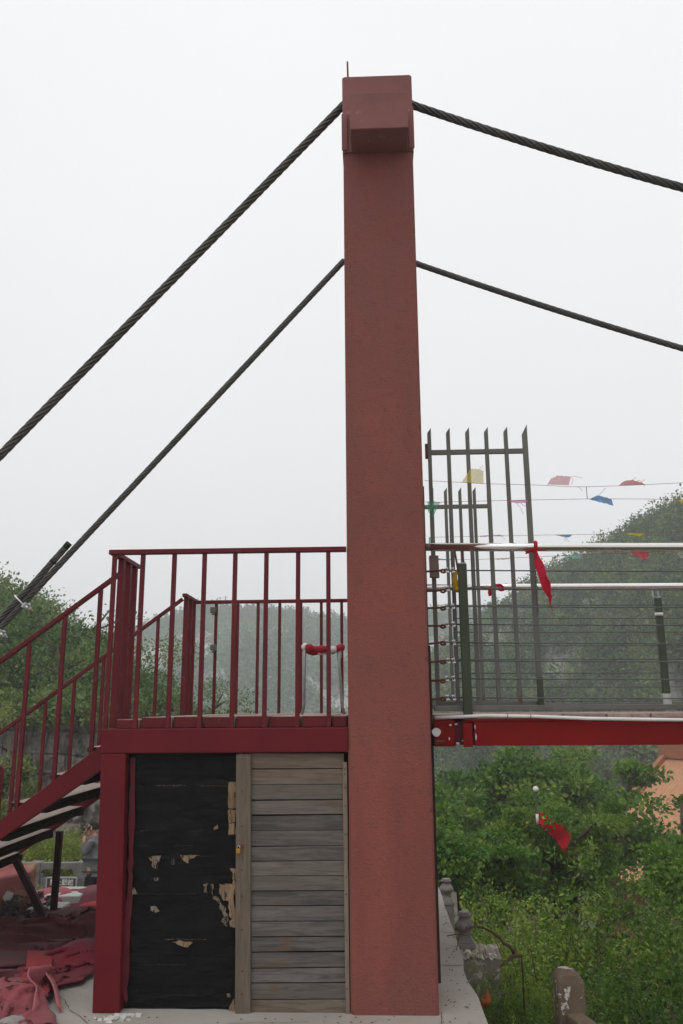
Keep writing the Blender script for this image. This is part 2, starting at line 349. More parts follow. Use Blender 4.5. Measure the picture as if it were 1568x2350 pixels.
def leaf_mat(name, dark, mid, light, trans=.35):
    m, t, b, o = base(name)
    at = N(t, 'ShaderNodeAttribute', attribute_name='tint'); oi = N(t, 'ShaderNodeObjectInfo')
    v = coords(t); ad = N(t, 'ShaderNodeMath', operation='MULTIPLY_ADD'); ad.inputs[1].default_value = .25
    t.links.new(oi.outputs['Random'], ad.inputs[0]); t.links.new(at.outputs['Fac'], ad.inputs[2])
    sb = N(t, 'ShaderNodeMath', operation='SUBTRACT'); sb.inputs[1].default_value = .12; t.links.new(ad.outputs[0], sb.inputs[0])
    c = ramp(t, sb.outputs[0], [(.08, dark), (.95, light), (.5, mid)])
    df = b; t.links.new(c, b.inputs['Base Color']); b.inputs['Roughness'].default_value = .55; b.inputs['Specular IOR Level'].default_value = .3
    tr = N(t, 'ShaderNodeBsdfTranslucent'); t.links.new(mix(t, 1.0, c, (1.0, 1.15, .55), 'MULTIPLY'), tr.inputs['Color'])
    ms = N(t, 'ShaderNodeMixShader'); ms.inputs[0].default_value = trans
    t.links.new(b.outputs[0], ms.inputs[1]); t.links.new(tr.outputs[0], ms.inputs[2]); t.links.new(ms.outputs[0], o.inputs[0]); return m
M['leaf_bush'] = leaf_mat('bush_leaves', (.034, .074, .012), (.112, .2, .026), (.25, .32, .055))
M['leaf_tree'] = leaf_mat('tree_leaves', (.032, .084, .013), (.098, .195, .027), (.23, .28, .05))
M['leaf_lime'] = leaf_mat('lime_leaves', (.12, .16, .025), (.2, .24, .04), (.3, .33, .08))
M['leaf_pale'] = leaf_mat('pale_poplar_leaves', (.11, .145, .05), (.19, .23, .09), (.32, .35, .18))
M['leaf_hill'] = leaf_mat('hill_forest_leaves', (.022, .056, .018), (.088, .165, .046), (.21, .245, .085), .3)
M['leaf_far'] = leaf_mat('far_forest_leaves', (.012, .05, .026), (.05, .14, .062), (.15, .23, .11), .25)
M['leaf_cedar'] = leaf_mat('conifer_needles', (.018, .04, .018), (.03, .06, .026), (.05, .085, .035), .15)

def cloth_mat(name, c, alpha=.0, trans=.5):
    m, t, b, o = base(name); t.links.new(mix(t, noise(t, coords(t), 30, 4), c, tuple(x*.8 for x in c)), b.inputs['Base Color']); b.inputs['Roughness'].default_value = .9
    tr = N(t, 'ShaderNodeBsdfTranslucent'); tr.inputs[0].default_value = (*c, 1)
    ms = N(t, 'ShaderNodeMixShader'); ms.inputs[0].default_value = trans
    t.links.new(b.outputs[0], ms.inputs[1]); t.links.new(tr.outputs[0], ms.inputs[2]); last = ms
    if alpha:
        tp = N(t, 'ShaderNodeBsdfTransparent'); m2 = N(t, 'ShaderNodeMixShader'); m2.inputs[0].default_value = alpha
        t.links.new(ms.outputs[0], m2.inputs[1]); t.links.new(tp.outputs[0], m2.inputs[2]); last = m2
    t.links.new(last.outputs[0], o.inputs[0]); return m
M['f_yellow'] = cloth_mat('yellow_flag_cloth', (.8, .7, .1), .35); M['f_pink'] = cloth_mat('faded_pink_flag_cloth', (.75, .3, .36), .3)
M['f_red'] = cloth_mat('red_flag_cloth', (.65, .08, .12), .2); M['f_blue'] = cloth_mat('blue_flag_cloth', (.08, .3, .65), .12)
M['f_green'] = cloth_mat('green_flag_cloth', (.12, .5, .28), .35); M['f_mag'] = cloth_mat('magenta_flag_cloth', (.75, .25, .55), .25)
M['f_mint'] = cloth_mat('mint_flag_cloth', (.3, .65, .5), .2); M['f_ygreen'] = cloth_mat('bright_yellow_flag_cloth', (.7, .62, .06), .1)
M['ribbon'] = cloth_mat('red_ribbon_cloth', (.65, .015, .05), 0, .35); M['ribbon_y'] = cloth_mat('yellow_ribbon_cloth', (.6, .38, .02), 0, .3)
M['natflag'] = cloth_mat('red_national_flag_cloth', (.9, .012, .035), 0, .6); M['star'] = simple('yellow_star', (.75, .6, .05), None, 5, .8, bs=0)
M['orange'] = cloth_mat('orange_rag', (.48, .13, .03), 0, .3)
M['wrapred'] = simple('wrap_red', (.34, .015, .03), None, 30, .8, bs=.4); M['wrapwhite'] = simple('wrap_white', (.72, .66, .64), None, 30, .8, bs=.4)

def hill_mat(name, g1, g2, rk, amt, sc):
    m, t, b, o = base(name); v = coords(t)
    c = mix(t, ramp(t, noise(t, v, sc*2, 6), [(.35, 0), (.65, 1)]), g1, g2)
    rock = mix(t, ramp(t, noise(t, coords(t, (1, 1, 2)), sc*16, 10, .75), [(.3, 0), (.7, 1)]), rk, tuple(x*.5 for x in rk))
    c = mix(t, ramp(t, noise(t, v, sc, 5), [(amt, 0), (amt+.07, 1)]), c, rock)
    t.links.new(c, b.inputs['Base Color']); b.inputs['Roughness'].default_value = .95
    bump(t, b, noise(t, v, sc*12, 8, .7), .8, .4/sc*.1); return m
M['hill_l'] = hill_mat('left_slope_ground', (.055, .065, .03), (.09, .085, .055), (.2, .19, .18), .54, .18)
M['hill_r'] = hill_mat('right_slope_ground', (.05, .06, .03), (.08, .078, .05), (.34, .33, .32), .45, .07)
M['hill_f'] = hill_mat('far_hill_ground', (.07, .08, .05), (.12, .11, .085), (.5, .48, .46), .42, .03)
M['valley'] = hill_mat('valley_ground', (.06, .062, .032), (.1, .085, .06), (.2, .185, .165), .58, .4)
def cliff_mat():
    m, t, b, o = base('layered_cliff_rock'); v = coords(t); vs = coords(t, (.6, .6, 3))
    c = mix(t, ramp(t, noise(t, vs, 1.2, 7, .65), [(.35, 0), (.68, 1)]), (.25, .225, .205), (.16, .145, .135))
    c = mix(t, ramp(t, noise(t, v, .7, 5), [(.55, 0), (.68, .7)]), c, (.27, .19, .15))
    c = mix(t, ramp(t, noise(t, v, 1.1, 6), [(.6, 0), (.7, .8)]), c, (.06, .075, .03))
    t.links.new(c, b.inputs['Base Color']); b.inputs['Roughness'].default_value = .95
    bump(t, b, noise(t, vs, 5, 8, .7), .8, .05); return m
M['cliff'] = cliff_mat()

# ------------------------------------------------------------------ ground
def sst(a, b, x): q = np.clip((x-a)/(b-a), 0, 1); return q*q*(3-2*q)
LX = float((G(1112, 2350)[0]+G(1012, 2040)[0])/2)
def gh(X, Y):
    X = np.asarray(X, float); Y = np.asarray(Y, float)
    zr = np.interp(Y, [-40, 0, 10, 25, 45, 80, 900], [-2.4, -2.4, -2.7, -5.5, -10.5, -12, -12])
    zr = zr+1.25*sst(4, 5, Y)*(1-sst(7.3, 8.5, Y))*np.exp(-((X-LX-.45)/.75)**2)
    zl = np.interp(Y, [-40, 6, 6.6, 8.2, 10.5, 25, 45, 80, 900], [-.6, -.12, -.16, -.42, -2.35, -2.6, -6, -12, -12])
    k = sst(-1.2, .3, X)
    return zl*(1-k)+zr*k + .12*fbm(X*.5, Y*.5, 0, 5, 3)*np.clip((Y-9)/6+(X > .6), 0, 1)
gx = np.unique(np.concatenate([np.linspace(-12, 16, 90), np.linspace(-440, -12, 40), np.linspace(16, 440, 40)]))
gy = np.unique(np.concatenate([np.linspace(-6, 30, 100), np.linspace(-60, -6, 10), np.linspace(30, 640, 60)]))
X, Y = np.meshgrid(gx, gy); Z = gh(X, Y)
def gridquads(nu, nv):
    i = np.arange(nv-1)[:, None]*nu+np.arange(nu-1)[None]; i = i.ravel(); return np.stack([i, i+1, i+1+nu, i+nu], 1)
o = npmesh('ground', np.stack([X, Y, Z], -1).reshape(-1, 3), gridquads(len(gx), len(gy)), M['valley'], smooth=True); tag(o, kind='structure')

LX = 0.485                                                   # terrace edge
LX = float((G(1112, 2350)[0]+G(1012, 2040)[0])/2)
mb = MB()
ys = np.linspace(-5, 9.2, 60); ex = LX+.012*fbm(ys*2.2, 0, 0, 3)-.03*(vn(ys*1.1, 3, 0, 8) > .62)
top = [(-11, -5, 0)]+[(x, y, 0) for x, y in zip(ex, ys)]+[(-1.2, 9.2, 0), (-1.25, 6.4, 0), (-11, 6.25, 0)]
n = len(top); mb.add(top+[(x, y, -2.7) for x, y, _ in top], [tuple(range(n)), tuple(range(n, 2*n))[::-1]]+[(i, (i+1) % n, (i+1) % n+n, i+n) for i in range(n)])
o = mesh('terrace_floor', mb, M['concrete'], loc=(0, 0, 0)); tag(o, kind='structure')

mb = MB()
for cr_i, (pts, w_) in enumerate((([(1012, 2137), (1030, 2140), (1046, 2139), (1066, 2142)], .006), ([(1012, 2214), (1040, 2216), (1062, 2214), (1084, 2218)], .007), ([(1013, 2322), (1014, 2336), (1015, 2352)], .004), ([(130, 2280), (150, 2296), (160, 2318), (182, 2330), (206, 2352)], .003), ([(520, 2349), (590, 2345), (650, 2347), (720, 2343)], .003))):
    ps = []
    for a_, b_ in zip(pts[:-1], pts[1:]):
        for k in range(6): t_ = k/6; ps.append(G(a_[0]+(b_[0]-a_[0])*t_+rnd.uniform(-1, 1), a_[1]+(b_[1]-a_[1])*t_+rnd.uniform(-.5, .5), .004))
    for k in range(len(ps)-1):
        d_ = ps[k+1]-ps[k]; n_ = np.array([-d_[1], d_[0], 0])/max(1e-6, np.hypot(d_[0], d_[1]))*w_*.5*(.6+.8*rnd.random()); mb.add([ps[k]-n_, ps[k+1]-n_, ps[k+1]+n_, ps[k]+n_], [(0, 1, 2, 3)])
o = mesh('ground_cracks', mb, M['darksteel'], loc=(0, 5, 0), fix=False); tag(o, kind='structure')

# ------------------------------------------------------------------ hills (one height field each, seen across the valley)
def hill(name, sil, db, dc, zb, treeH, mat, nu=160, nv=60, prof=1.0, amp=.05, seed=1, cliff=None):
    px = np.linspace(sil[0][0], sil[-1][0], nu); sy = np.interp(px, [a for a, _ in sil], [b for _, b in sil])
    dcs = np.interp(px, *zip(*dc)) if hasattr(dc, '__len__') else np.full(nu, dc)
    dbs = np.interp(px, *zip(*db)) if hasattr(db, '__len__') else np.full(nu, db)
    dirs = []; slope = []
    for x, y in zip(px, sy):
        d = ray(x, y); h = np.hypot(d[0], d[1]); dirs.append(d[:2]/h); slope.append(d[2]/h)
    dirs = np.array(dirs); zc = EYE+np.array(slope)*dcs-treeH
    v = np.linspace(0, 1.7, nv)[:, None]
    dist = dbs+(dcs-dbs)*v
    vv = np.where(v <= 1, v**prof, 1-.35*(v-1))
    z = zb+(zc-zb)*vv
    env = np.clip(v*4, 0, 1)*np.clip(np.abs(1-v)*3+.1, 0, 1)
    q = dist*0+px[None]*.01
    z = z+amp*(zc-zb)*env*fbm(q*1.3, v*5, 0, seed, 5)
    dist = dist*(1+.05*env*fbm(q*2, v*6, 4, seed+9, 4))
    pts = np.stack([dirs[None, :, 0]*dist, dirs[None, :, 1]*dist, z], -1)
    o = npmesh(name, pts.reshape(-1, 3), gridquads(nu, nv), mat, smooth=True); tag(o, kind='structure')
    def sample(n, rs, vmax=1.08, v0=.0, u0=0, u1=1, pw=1.0):
        u = (u0+(u1-u0)*rs.rand(n))*(nu-1.001); t = (v0+(vmax-v0)*rs.rand(n)**pw)/1.7*(nv-1.001)
        i = u.astype(int); j = t.astype(int); a = (u-i)[:, None]; b = (t-j)[:, None]
        return (pts[j, i]*(1-a)+pts[j, i+1]*a)*(1-b)+(pts[j+1, i]*(1-a)+pts[j+1, i+1]*a)*b
    return sample
s_left = hill('left_slope', [(-900, 1050), (-300, 1230), (0, 1385), (60, 1420), (130, 1465), (180, 1510), (240, 1520), (300, 1590), (420, 1665), (470, 1700), (560, 1740)],
              [(-900, 26), (0, 24), (560, 26)], [(-900, 70), (0, 46), (240, 42), (560, 34)], -2.6, 0, M['hill_l'], prof=.55, amp=.06, seed=3)
s_far = hill('far_hill', [(-500, 1560), (0, 1560), (180, 1500), (230, 1482), (330, 1442), (400, 1418), (450, 1398), (490, 1391), (560, 1399), (640, 1405), (720, 1413), (800, 1423), (900, 1430), (1000, 1402), (1080, 1400), (1200, 1400), (1500, 1440), (2000, 1500)],
             200, 340, -13, 1.5, M['hill_f'], nu=220, prof=.8, amp=.05, seed=11)
s_right = hill('right_hill', [(930, 1560), (1000, 1475), (1080, 1428), (1122, 1388), (1166, 1350), (1250, 1285), (1300, 1265), (1354, 1247), (1398, 1222), (1468, 1170), (1568, 1114), (1700, 1045), (2000, 930), (2600, 820)],
               [(930, 95), (1200, 75), (2600, 62)], [(930, 165), (1250, 140), (1568, 120), (2600, 100)], -12.5, 2.8, M['hill_r'], nu=200, prof=.8, amp=.06, seed=21)
# layered rock face at the foot of the left slope
NP, NZ = 460, 230
pxs = np.linspace(-200, 420, NP); zs = np.linspace(-2.7, 1.7, NZ); PX, ZZ = np.meshgrid(pxs, zs)
lay = ZZ*1.9+.55*fbm(PX*.006, ZZ*.9, 0, 31, 3)+(PX-100)*.0022; L = np.floor(lay).astype(np.int64); fr = lay-L
cu = PX*.017*(.7+.6*_h(L, 1, 5, 2))+_h(L, 3, 5, 2)*9+.08*fbm(ZZ*2, PX*.02, 0, 3, 2); Cb = np.floor(cu).astype(np.int64); fc_ = cu-Cb
blk = _h(L, Cb, 0, 7)
joint = np.clip((.06-np.minimum(fr, 1-fr))/.06, 0, 1)*_h(L, Cb, 3, 9); vj = np.clip((.03-np.minimum(fc_, 1-fc_))/.03, 0, 1)*(_h(L, Cb, 5, 4) > .45)
dist = 23.9-.3*blk-.3*_h(L, 7, 0, 3)+.3*np.maximum(joint, vj)+.9*fbm(PX*.012, ZZ*.6, 0, 12, 4)+.22*fbm(PX*.08, ZZ*3, 0, 15, 4)+.3*(ZZ+2.7)*.5
dist = dist+6*np.clip((PX-330)/90, 0, 1)**2
cp = np.array([ray(x, 1624)[:2]/np.hypot(*ray(x, 1624)[:2]) for x in pxs])
o = npmesh('rock_cliff', np.stack([cp[None, :, 0]*dist, cp[None, :, 1]*dist, ZZ*1.0], -1).reshape(-1, 3), gridquads(NP, NZ), M['cliff']); tag(o, kind='structure')

# ------------------------------------------------------------------ foliage
RS = np.random.RandomState(5)
def unit(a): return a/np.maximum(np.linalg.norm(a, axis=-1, keepdims=True), 1e-9)
def leaves(p, a, n, l, wd):           # diamond leaves: base point, long axis, normal, length, width
    a = unit(a); b = unit(np.cross(n, a)); l = np.broadcast_to(l, (len(p),))[:, None]; wd = np.broadcast_to(wd, (len(p),))[:, None]
    c = np.cross(a, b)*l*.12
    q = np.stack([p, p+a*l*.5+b*wd*.5+c, p+a*l, p+a*l*.5-b*wd*.5+c], 1).reshape(-1, 3)
    return q, np.arange(len(p)*4).reshape(-1, 4)
def clumps(cent, rad, per, size, rs, flat=.75, tints=None, jit=.12):
    m = len(cent); d = unit(rs.randn(m, per, 3)); rr = rs.rand(m, per, 1)**.45
    rad = np.broadcast_to(rad, (m,))[:, None, None]
    lump = 1+.35*np.sin(d[..., :1]*5+rs.rand(m, 1, 1)*6)*np.sin(d[..., 1:2]*6+rs.rand(m, 1, 1)*6)
    p = cent[:, None]+d*rr*rad*lump*np.array([1, 1, flat]); p = p.reshape(-1, 3)
    a = unit(d.reshape(-1, 3)+rs.randn(m*per, 3)*.8); n = unit(d.reshape(-1, 3)*.6+rs.randn(m*per, 3)*.6+np.array([0, 0, .5]))
    sz = np.broadcast_to(size, (m,))[:, None]*(.6+.8*rs.rand(m, per)); q, f = leaves(p, a, n, sz.ravel(), sz.ravel()*.62)
    t = (tints if tints is not None else rs.rand(m))[:, None]*.75+.12+jit*rs.randn(m, per); return q, f, np.repeat(np.clip(t, 0, 1).ravel(), 4)
def join(parts):
    vs, fs, ts = [], [], []; b = 0
    for v, f, t in parts: vs.append(v); fs.append(f+b); ts.append(t); b += len(v)
    return np.concatenate(vs), np.concatenate(fs), np.concatenate(ts)
def patch_tint(p, s, seed): return np.clip(.5+.55*fbm(p[:, 0]*s, p[:, 1]*s, p[:, 2]*s, seed, 3)+.24*RS.randn(len(p)), 0, 1)

# forests on the slopes (masses nobody could count)
c = s_right(5200, RS, 1.06, 0, .0, .72); keep = fbm(c[:, 0]*.05, c[:, 1]*.05, c[:, 2]*.05, 77, 4) < .06; c = c[keep]; r = 1.0+1.5*RS.rand(len(c))
c[:, 2] += r*.45
parts = [clumps(c, r, 60, .42, RS, .85, patch_tint(c, .05, 3))]
c = s_right(9000, RS, 1.06, 0, .0, .72); c = c[fbm(c[:, 0]*.05, c[:, 1]*.05, c[:, 2]*.05, 77, 4) < .04+.16*RS.rand(len(c))]; r = .45+.6*RS.rand(len(c)); c[:, 2] += r*.2; parts.append(clumps(c, r, 22, .36, RS, .8, patch_tint(c, .05, 4)))
c = s_right(900, RS, .93, .02, .0, .72); r = 1.3+1.1*RS.rand(len(c)); tt_ = np.clip(patch_tint(c, .05, 6)+.35*RS.randn(len(c)), 0, 1)
for dz, k_ in ((.7, .8), (1.5, .62)): cc = c.copy(); cc[:, 2] += r*dz; cc[:, :2] += RS.randn(len(c), 2)*.3; parts.append(clumps(cc, r*k_, 70, .42, RS, 1.0, tt_))
ed = s_right(420, RS, 1.05, .97, .0, .72); r = .5+.9*RS.rand(len(ed)); ed[:, 2] += r*1.0
parts.append(clumps(ed, r, 50, .3, RS, 1.1, patch_tint(ed, .07, 3)))
v, f, t = join(parts); o = npmesh('hillside_forest', v, f, M['leaf_hill'], tint=t); tag(o, 'dense green scrub forest over the steep right hillside behind the bridge', 'forest', kind='stuff')
c = s_far(9000, RS, 1.05, .05, .1, .9); keep = fbm(c[:, 0]*.025, c[:, 1]*.025, c[:, 2]*.05, 5, 4) < -.02; c = c[keep]; r = 1.2+2.0*RS.rand(len(c)); c[:, 2] += r*.4
parts = [clumps(c, r, 20, 1.2, RS, .85, patch_tint(c, .03, 9))]
c = s_far(9000, RS, 1.05, .05, .1, .9); c = c[fbm(c[:, 0]*.025, c[:, 1]*.025, c[:, 2]*.05, 5, 4) < .16*RS.rand(len(c))]; r = .8+.9*RS.rand(len(c)); parts.append(clumps(c, r, 10, .9, RS, .7, patch_tint(c, .03, 10)))
c = s_far(1500, RS, 1.03, .86, .1, .9); hgt = 2.2+3.0*RS.rand(len(c))
for k in range(5):                                             # pointed conifers along the far ridge
    cc = c.copy(); cc[:, 2] += hgt*(.15+.2*k); parts.append(clumps(cc, hgt*(.3-.055*k), 9, .95, RS, 1.0, RS.rand(len(c))*.4))
v, f, t = join(parts); o = npmesh('far_forest', v, f, M['leaf_far'], tint=t); tag(o, 'hazy far forest with pointed treetops along the distant ridge', 'forest', kind='stuff')
c = s_left(1500, RS, 1.02, .1, .3, 1.0); keep = fbm(c[:, 0]*.12, c[:, 1]*.12, c[:, 2]*.12, 15, 4) < .24; c = c[keep]; r = .7+1.0*RS.rand(len(c)); c[:, 2] += r*.35
parts = [clumps(c, r, 260, .15, RS, .85, patch_tint(c, .12, 8))]
c = np.stack([RS.choice(pxs, 70), RS.rand(70)], 1); c = np.array([polar(x, 23.2+1.2*q_, 1.45+.5*q_ if k % 4 else RS.uniform(-2, 1)) for k, (x, q_) in enumerate(c)]); r = .25+.4*RS.rand(len(c)); parts.append(clumps(c, r, 150, .11, RS, .8, patch_tint(c, .2, 8)))
v, f, t = join(parts); o = npmesh('slope_forest', v, f, M['leaf_hill'], tint=t); tag(o, 'green bushes covering the near left slope above the layered rock', 'forest', kind='stuff')

# single trees: bent trunk, limbs, layered leaf clumps
def tree_mesh(seed, H, spread, nl, per, leaf, flat=.45, bare=.4, sparse=False, cr=.2):
    rs = np.random.RandomState(seed); mb = MB(); tips = []
    trunk = [Vector((0, 0, -.3))]; p = Vector((0, 0, 0))
    for i in range(6):
        trunk.append(p.copy()); p = p+Vector((rs.randn()*.05*H, rs.randn()*.05*H, H*.75/5))
    mb.tube(trunk, [H*.022*(1-.13*i) for i in range(len(trunk))], 7); tips.append(np.array(trunk[-1]))
    for i in range(nl):
        t = bare+(1-bare)*rs.rand(); z = t*H*.72; k = min(5, 1+int(t*5)); b0 = trunk[k].copy()
        az = 2.4*i+rs.rand(); L = spread*(.5+.6*rs.rand())*(1.15-.5*t); up = (.25+.6*rs.rand())*L*(.6+.8*t)
        e = b0+Vector((math.cos(az)*L, math.sin(az)*L, up)); m1 = b0.lerp(e, .5)+Vector((rs.randn()*.06*L, rs.randn()*.06*L, -.08*L))
        mb.tube([b0, m1, e], [H*.011, H*.007, H*.002], 5); tips.append(np.array(e)); tips.append(np.array(m1.lerp(e, .55)))
        for j in range(3):
            a2 = az+rs.randn()*.9; s = m1.lerp(e, rs.rand()*.8); e2 = s+Vector((math.cos(a2), math.sin(a2), .35+.4*rs.rand()))*L*(.3+.25*rs.rand())
            mb.tube([s, e2], [H*.006, H*.0015], 4, cap=False); tips.append(np.array(e2))
    c = np.array(tips); c = c+rs.randn(*c.shape)*.04*H; rad = cr*spread*(.6+.8*rs.rand(len(c)))
    if sparse: c = c[rs.rand(len(c)) < .6]; rad = rad[:len(c)]
    q, f, tt = clumps(c, rad, per, leaf, rs, flat, .25+.5*rs.rand(len(c)), .13)
    return mb, (q, f, tt)
PROTO = {}
def tree(proto, name, label, cat, loc, s, rz, leafm, group=None):
    if proto not in PROTO:
        seed, H, sp, nl, per, leaf, flat, bare, spz, cr = proto
        mb, (q, f, t) = tree_mesh(seed, H, sp, nl, per, leaf, flat, bare, spz, cr)
        root = thing(name, label, cat, (0, 0, 0), group)
        tr = mesh('trunk', mb, M['bark'], root, smooth=True, fix=False); cr_ = npmesh('crown', q, f, M[leafm], root, tint=t); PROTO[proto] = (tr.data, cr_.data)
    else:
        root = thing(name, label, cat, (0, 0, 0), group)
        for nm, me in zip(('trunk', 'crown'), PROTO[proto]):
            ch = bpy.data.objects.new(nm, me); COL.objects.link(ch); ch.parent = root
    root.location = loc; root.scale = (s, s, s); root.rotation_euler = (0, 0, rz); return root
A = (101, 6.0, 2.5, 11, 300, .13, .36, .38, False, .23); B = (102, 6.0, 2.2, 11, 260, .13, .4, .3, False, .21); Cc = (103, 6.0, 2.7, 12, 300, .13, .32, .58, False, .2); Ee = (105, 6.0, 1.5, 13, 240, .085, .5, .3, False, .2); Dd = (104, 6.0, 1.9, 7, 200, .13, .36, .5, True, .2)
HT = {}
def put(px, ytop, dist, proto, rz, label, leafm='leaf_tree', name='tree', cat='tree', drop=0, H=6.0, group=None, smin=.2):
    z1 = float(EYE+ray(px, ytop)[2]/np.hypot(*ray(px, ytop)[:2])*dist); q = polar(px, dist, 0); z0 = float(gh(q[0], q[1]))-drop
    if proto not in HT:
        zz_ = tree_mesh(*proto)[1][0][:, 2]; HT[proto] = float(np.percentile(zz_, 99.5))
    return tree(proto, name, label, cat, (q[0], q[1], z0), max(smin, (z1-z0)/HT[proto]), rz, leafm, group)
put(1180, 1738, 25, A, .3, 'tall tree with layered green crown standing left of the red flag')
put(1255, 1722, 27, Cc, 1.2, 'widest layered green tree, its crown just under the red bridge beam')
put(1440, 1748, 29, Dd, 2.2, 'loose green tree standing in front of the upper slope of the orange roof')
put(1572, 1800, 20, Dd, 3.9, 'green tree at the right edge covering part of the orange roof')
put(1090, 1800, 22, B, 4.4, 'smaller green tree nearest to the pylon, with bare lower stems')
put(1105, 1885, 14.5, Cc, .9, 'low dark green tree in front of the lower part of the flagpole')
put(1222, 1818, 16.6, Ee, 1.9, 'small loose tree just left of the red flag, its leaves over the pole')
put(1285, 1868, 16.8, Ee, .4, 'small loose tree in front of the lower corner of the red flag')
put(1630, 1900, 13, Cc, 2.9, 'fresh green leafy tree below the orange roof, in front of its eave')
# left hand trees
Lf = (111, 6.0, 2.2, 13, 560, .075, .6, .25, False, .28); Lt = (112, 6.0, 1.7, 12, 150, .075, .7, .35, True, .24)
put(8, 1330, 31, Lf, .2, 'tallest green tree on the left slope, behind the rope clamps', 'leaf_hill', drop=0)
put(78, 1385, 30, Lt, 1.7, 'loose feathery tree on the left slope just right of the rope clamps', 'leaf_hill')
put(128, 1425, 29, Lf, 2.4, 'rounded green tree behind the top of the tall stair baluster', 'leaf_hill')
put(178, 1468, 28, Lt, 3.3, 'thin twiggy tree standing against the white sky right of the stair rail', 'leaf_hill')
put(232, 1492, 31, Lf, 4.1, 'green tree behind the upper end of the staircase', 'leaf_hill')
put(352, 1575, 27, Lf, 5.1, 'green tree seen through the platform railing in front of the far hill', 'leaf_hill')
put(415, 1590, 29, Lt, .7, 'slim small tree beside the group of dark red posts of the platform', 'leaf_cedar')
Pp = (121, 6.0, .62, 16, 300, .075, .9, .12, False, .42)
put(14, 1640, 13.5, Pp, .5, 'pale yellow-green poplar at the left edge behind the stair rail', 'leaf_pale')

# upright leafy shoots: bushes
def bush_arrays(seed, H, Rb, ns, per, leaf, spread=.09):
    rs = np.random.RandomState(seed); mb = MB(); ps, as_, ns_, ts = [], [], [], []
    for i in range(ns):
        az = rs.rand()*6.283; rr = math.sqrt(rs.rand()); b0 = np.array([math.cos(az)*rr*Rb*.25, math.sin(az)*rr*Rb*.25, 0])
        h = H*(.55+.45*rs.rand())*(1-.25*rr*rr); e = np.array([math.cos(az)*rr*Rb, math.sin(az)*rr*Rb, h])+rs.randn(3)*np.array([.08, .08, .03])*H
        mid = b0*.4+e*.6+np.array([-(e-b0)[0]*.18, -(e-b0)[1]*.18, .08*h])
        if i % 2 == 0: mb.tube([b0, mid, e], [.012, .008, .003], 4, cap=False)
        nc = 7; tc_ = .3+.7*rs.rand(nc)**.8; ck = rs.randint(0, nc, per); t = np.clip(tc_[ck]+.025*rs.randn(per), 0, 1.03); T = t[:, None]
        cpt = (1-T)**2*b0+2*T*(1-T)*mid+T*T*e; cl = rs.randn(nc, 3)*spread*1.1; pos = cpt+cl[ck]+rs.randn(per, 3)*spread*.5*np.array([1, 1, .7])
        d = unit(e-mid)[None]; ps.append(pos); as_.append(unit(rs.randn(per, 3)*.8+d*.4)); ns_.append(unit(rs.randn(per, 3)*.45+np.array([0, 0, 1.0])))
        ct = .15*rs.randn(nc); ts.append(np.clip(.3+.35*rs.rand()+ct[ck]+.25*(t-.6)+.08*rs.randn(per), 0, 1))
        if i % 3 == 0:
            for k in range(2): a2 = rs.rand()*6.28; p2 = b0*.3+mid*.7; L2 = .25+.3*rs.rand(); mb.tube([p2, p2+np.array([math.cos(a2)*.35, math.sin(a2)*.35, .8])*L2], [.006, .002], 4, cap=False)
    p = np.concatenate(ps); sz = leaf*(.6+.8*rs.rand(len(p))); q, f = leaves(p, np.concatenate(as_), np.concatenate(ns_), sz, sz*.55)
    return mb, q, f, np.repeat(np.concatenate(ts), 4)
BP = [bush_arrays(200+i, 2.3, 1.15, 115, 110, .05, .1) for i in range(5)]
vs, fs, ts, mi, sm = [], [], [], [], MB(); b = 0; cnt = 0
BPOS = []; FORCE = [(LX+.3, 6.72, .46, .3), (LX+.55, 6.6, .46, .42), (LX+.85, 6.7, .5, .5), (LX+.33, 6.2, .44, .3), (LX+.62, 6.1, .45, .42), (LX+.95, 6.1, .52, .5), (LX+.36, 5.7, .44, .3), (LX+.7, 5.6, .46, .4), (LX+.34, 5.25, .46, .28), (LX+.62, 5.2, .46, .34), (LX+.98, 5.5, .55, .45), (LX+.5, 7.9, .7, .5), (LX+.34, 8.6, .82, .4), (LX+.3, 9.3, .88, .4)]
for i in range(900):
    Y = 4.6+(RS.rand()**.8)*8.4; X = LX+(.45 if Y < 7.6 else .3)+RS.rand()*(.48*Y+.6-LX)
    if cnt >= 132: break
    if i < len(FORCE): X, Y = FORCE[i][:2]
    elif any((X-a)**2+(Y-c_)**2 < (.42+.03*Y)**2 for a, c_ in [(q[0], q[1]) for q in BPOS]): continue
    if i >= len(FORCE) and (X-P(1310, 2260, 5.2)[0])**2+(Y-5.0)**2 < .42**2: continue
    BPOS.append((X, Y)); cnt += 1
    mb, q, f, t = BP[cnt % 5]; a = RS.rand()*6.28; s = .78+.3*RS.rand()
    if X < LX+.95: s *= .8
    if X < LX+1.4 and Y < 8: s *= .55+.3*max(0, X-LX-.9)
    hs = 1.0
    if i < len(FORCE): s = FORCE[i][2]; hs = FORCE[i][3]/s
    ca, sa = math.cos(a)*s*hs, math.sin(a)*s*hs; g = float(gh(X, Y))
    q2 = np.stack([q[:, 0]*ca-q[:, 1]*sa+X, q[:, 0]*sa+q[:, 1]*ca+Y, q[:, 2]*s*(.95+.15*RS.rand())+g], -1)
    vs.append(q2); fs.append(f+b); b += len(q2); ts.append(np.clip(t+.2*RS.randn(), 0, 1)); mi.append(np.full(len(f), 2 if (X > .2*Y+.9 and RS.rand() < .6) or RS.rand() < .25 else 0))
    mv = np.array(mb.v); mv = np.stack([mv[:, 0]*ca-mv[:, 1]*sa+X, mv[:, 0]*sa+mv[:, 1]*ca+Y, mv[:, 2]*s+g], -1); sm.add(mv.tolist(), mb.f)
LV = np.concatenate(vs); LF = np.concatenate(fs); LT = np.concatenate(ts)
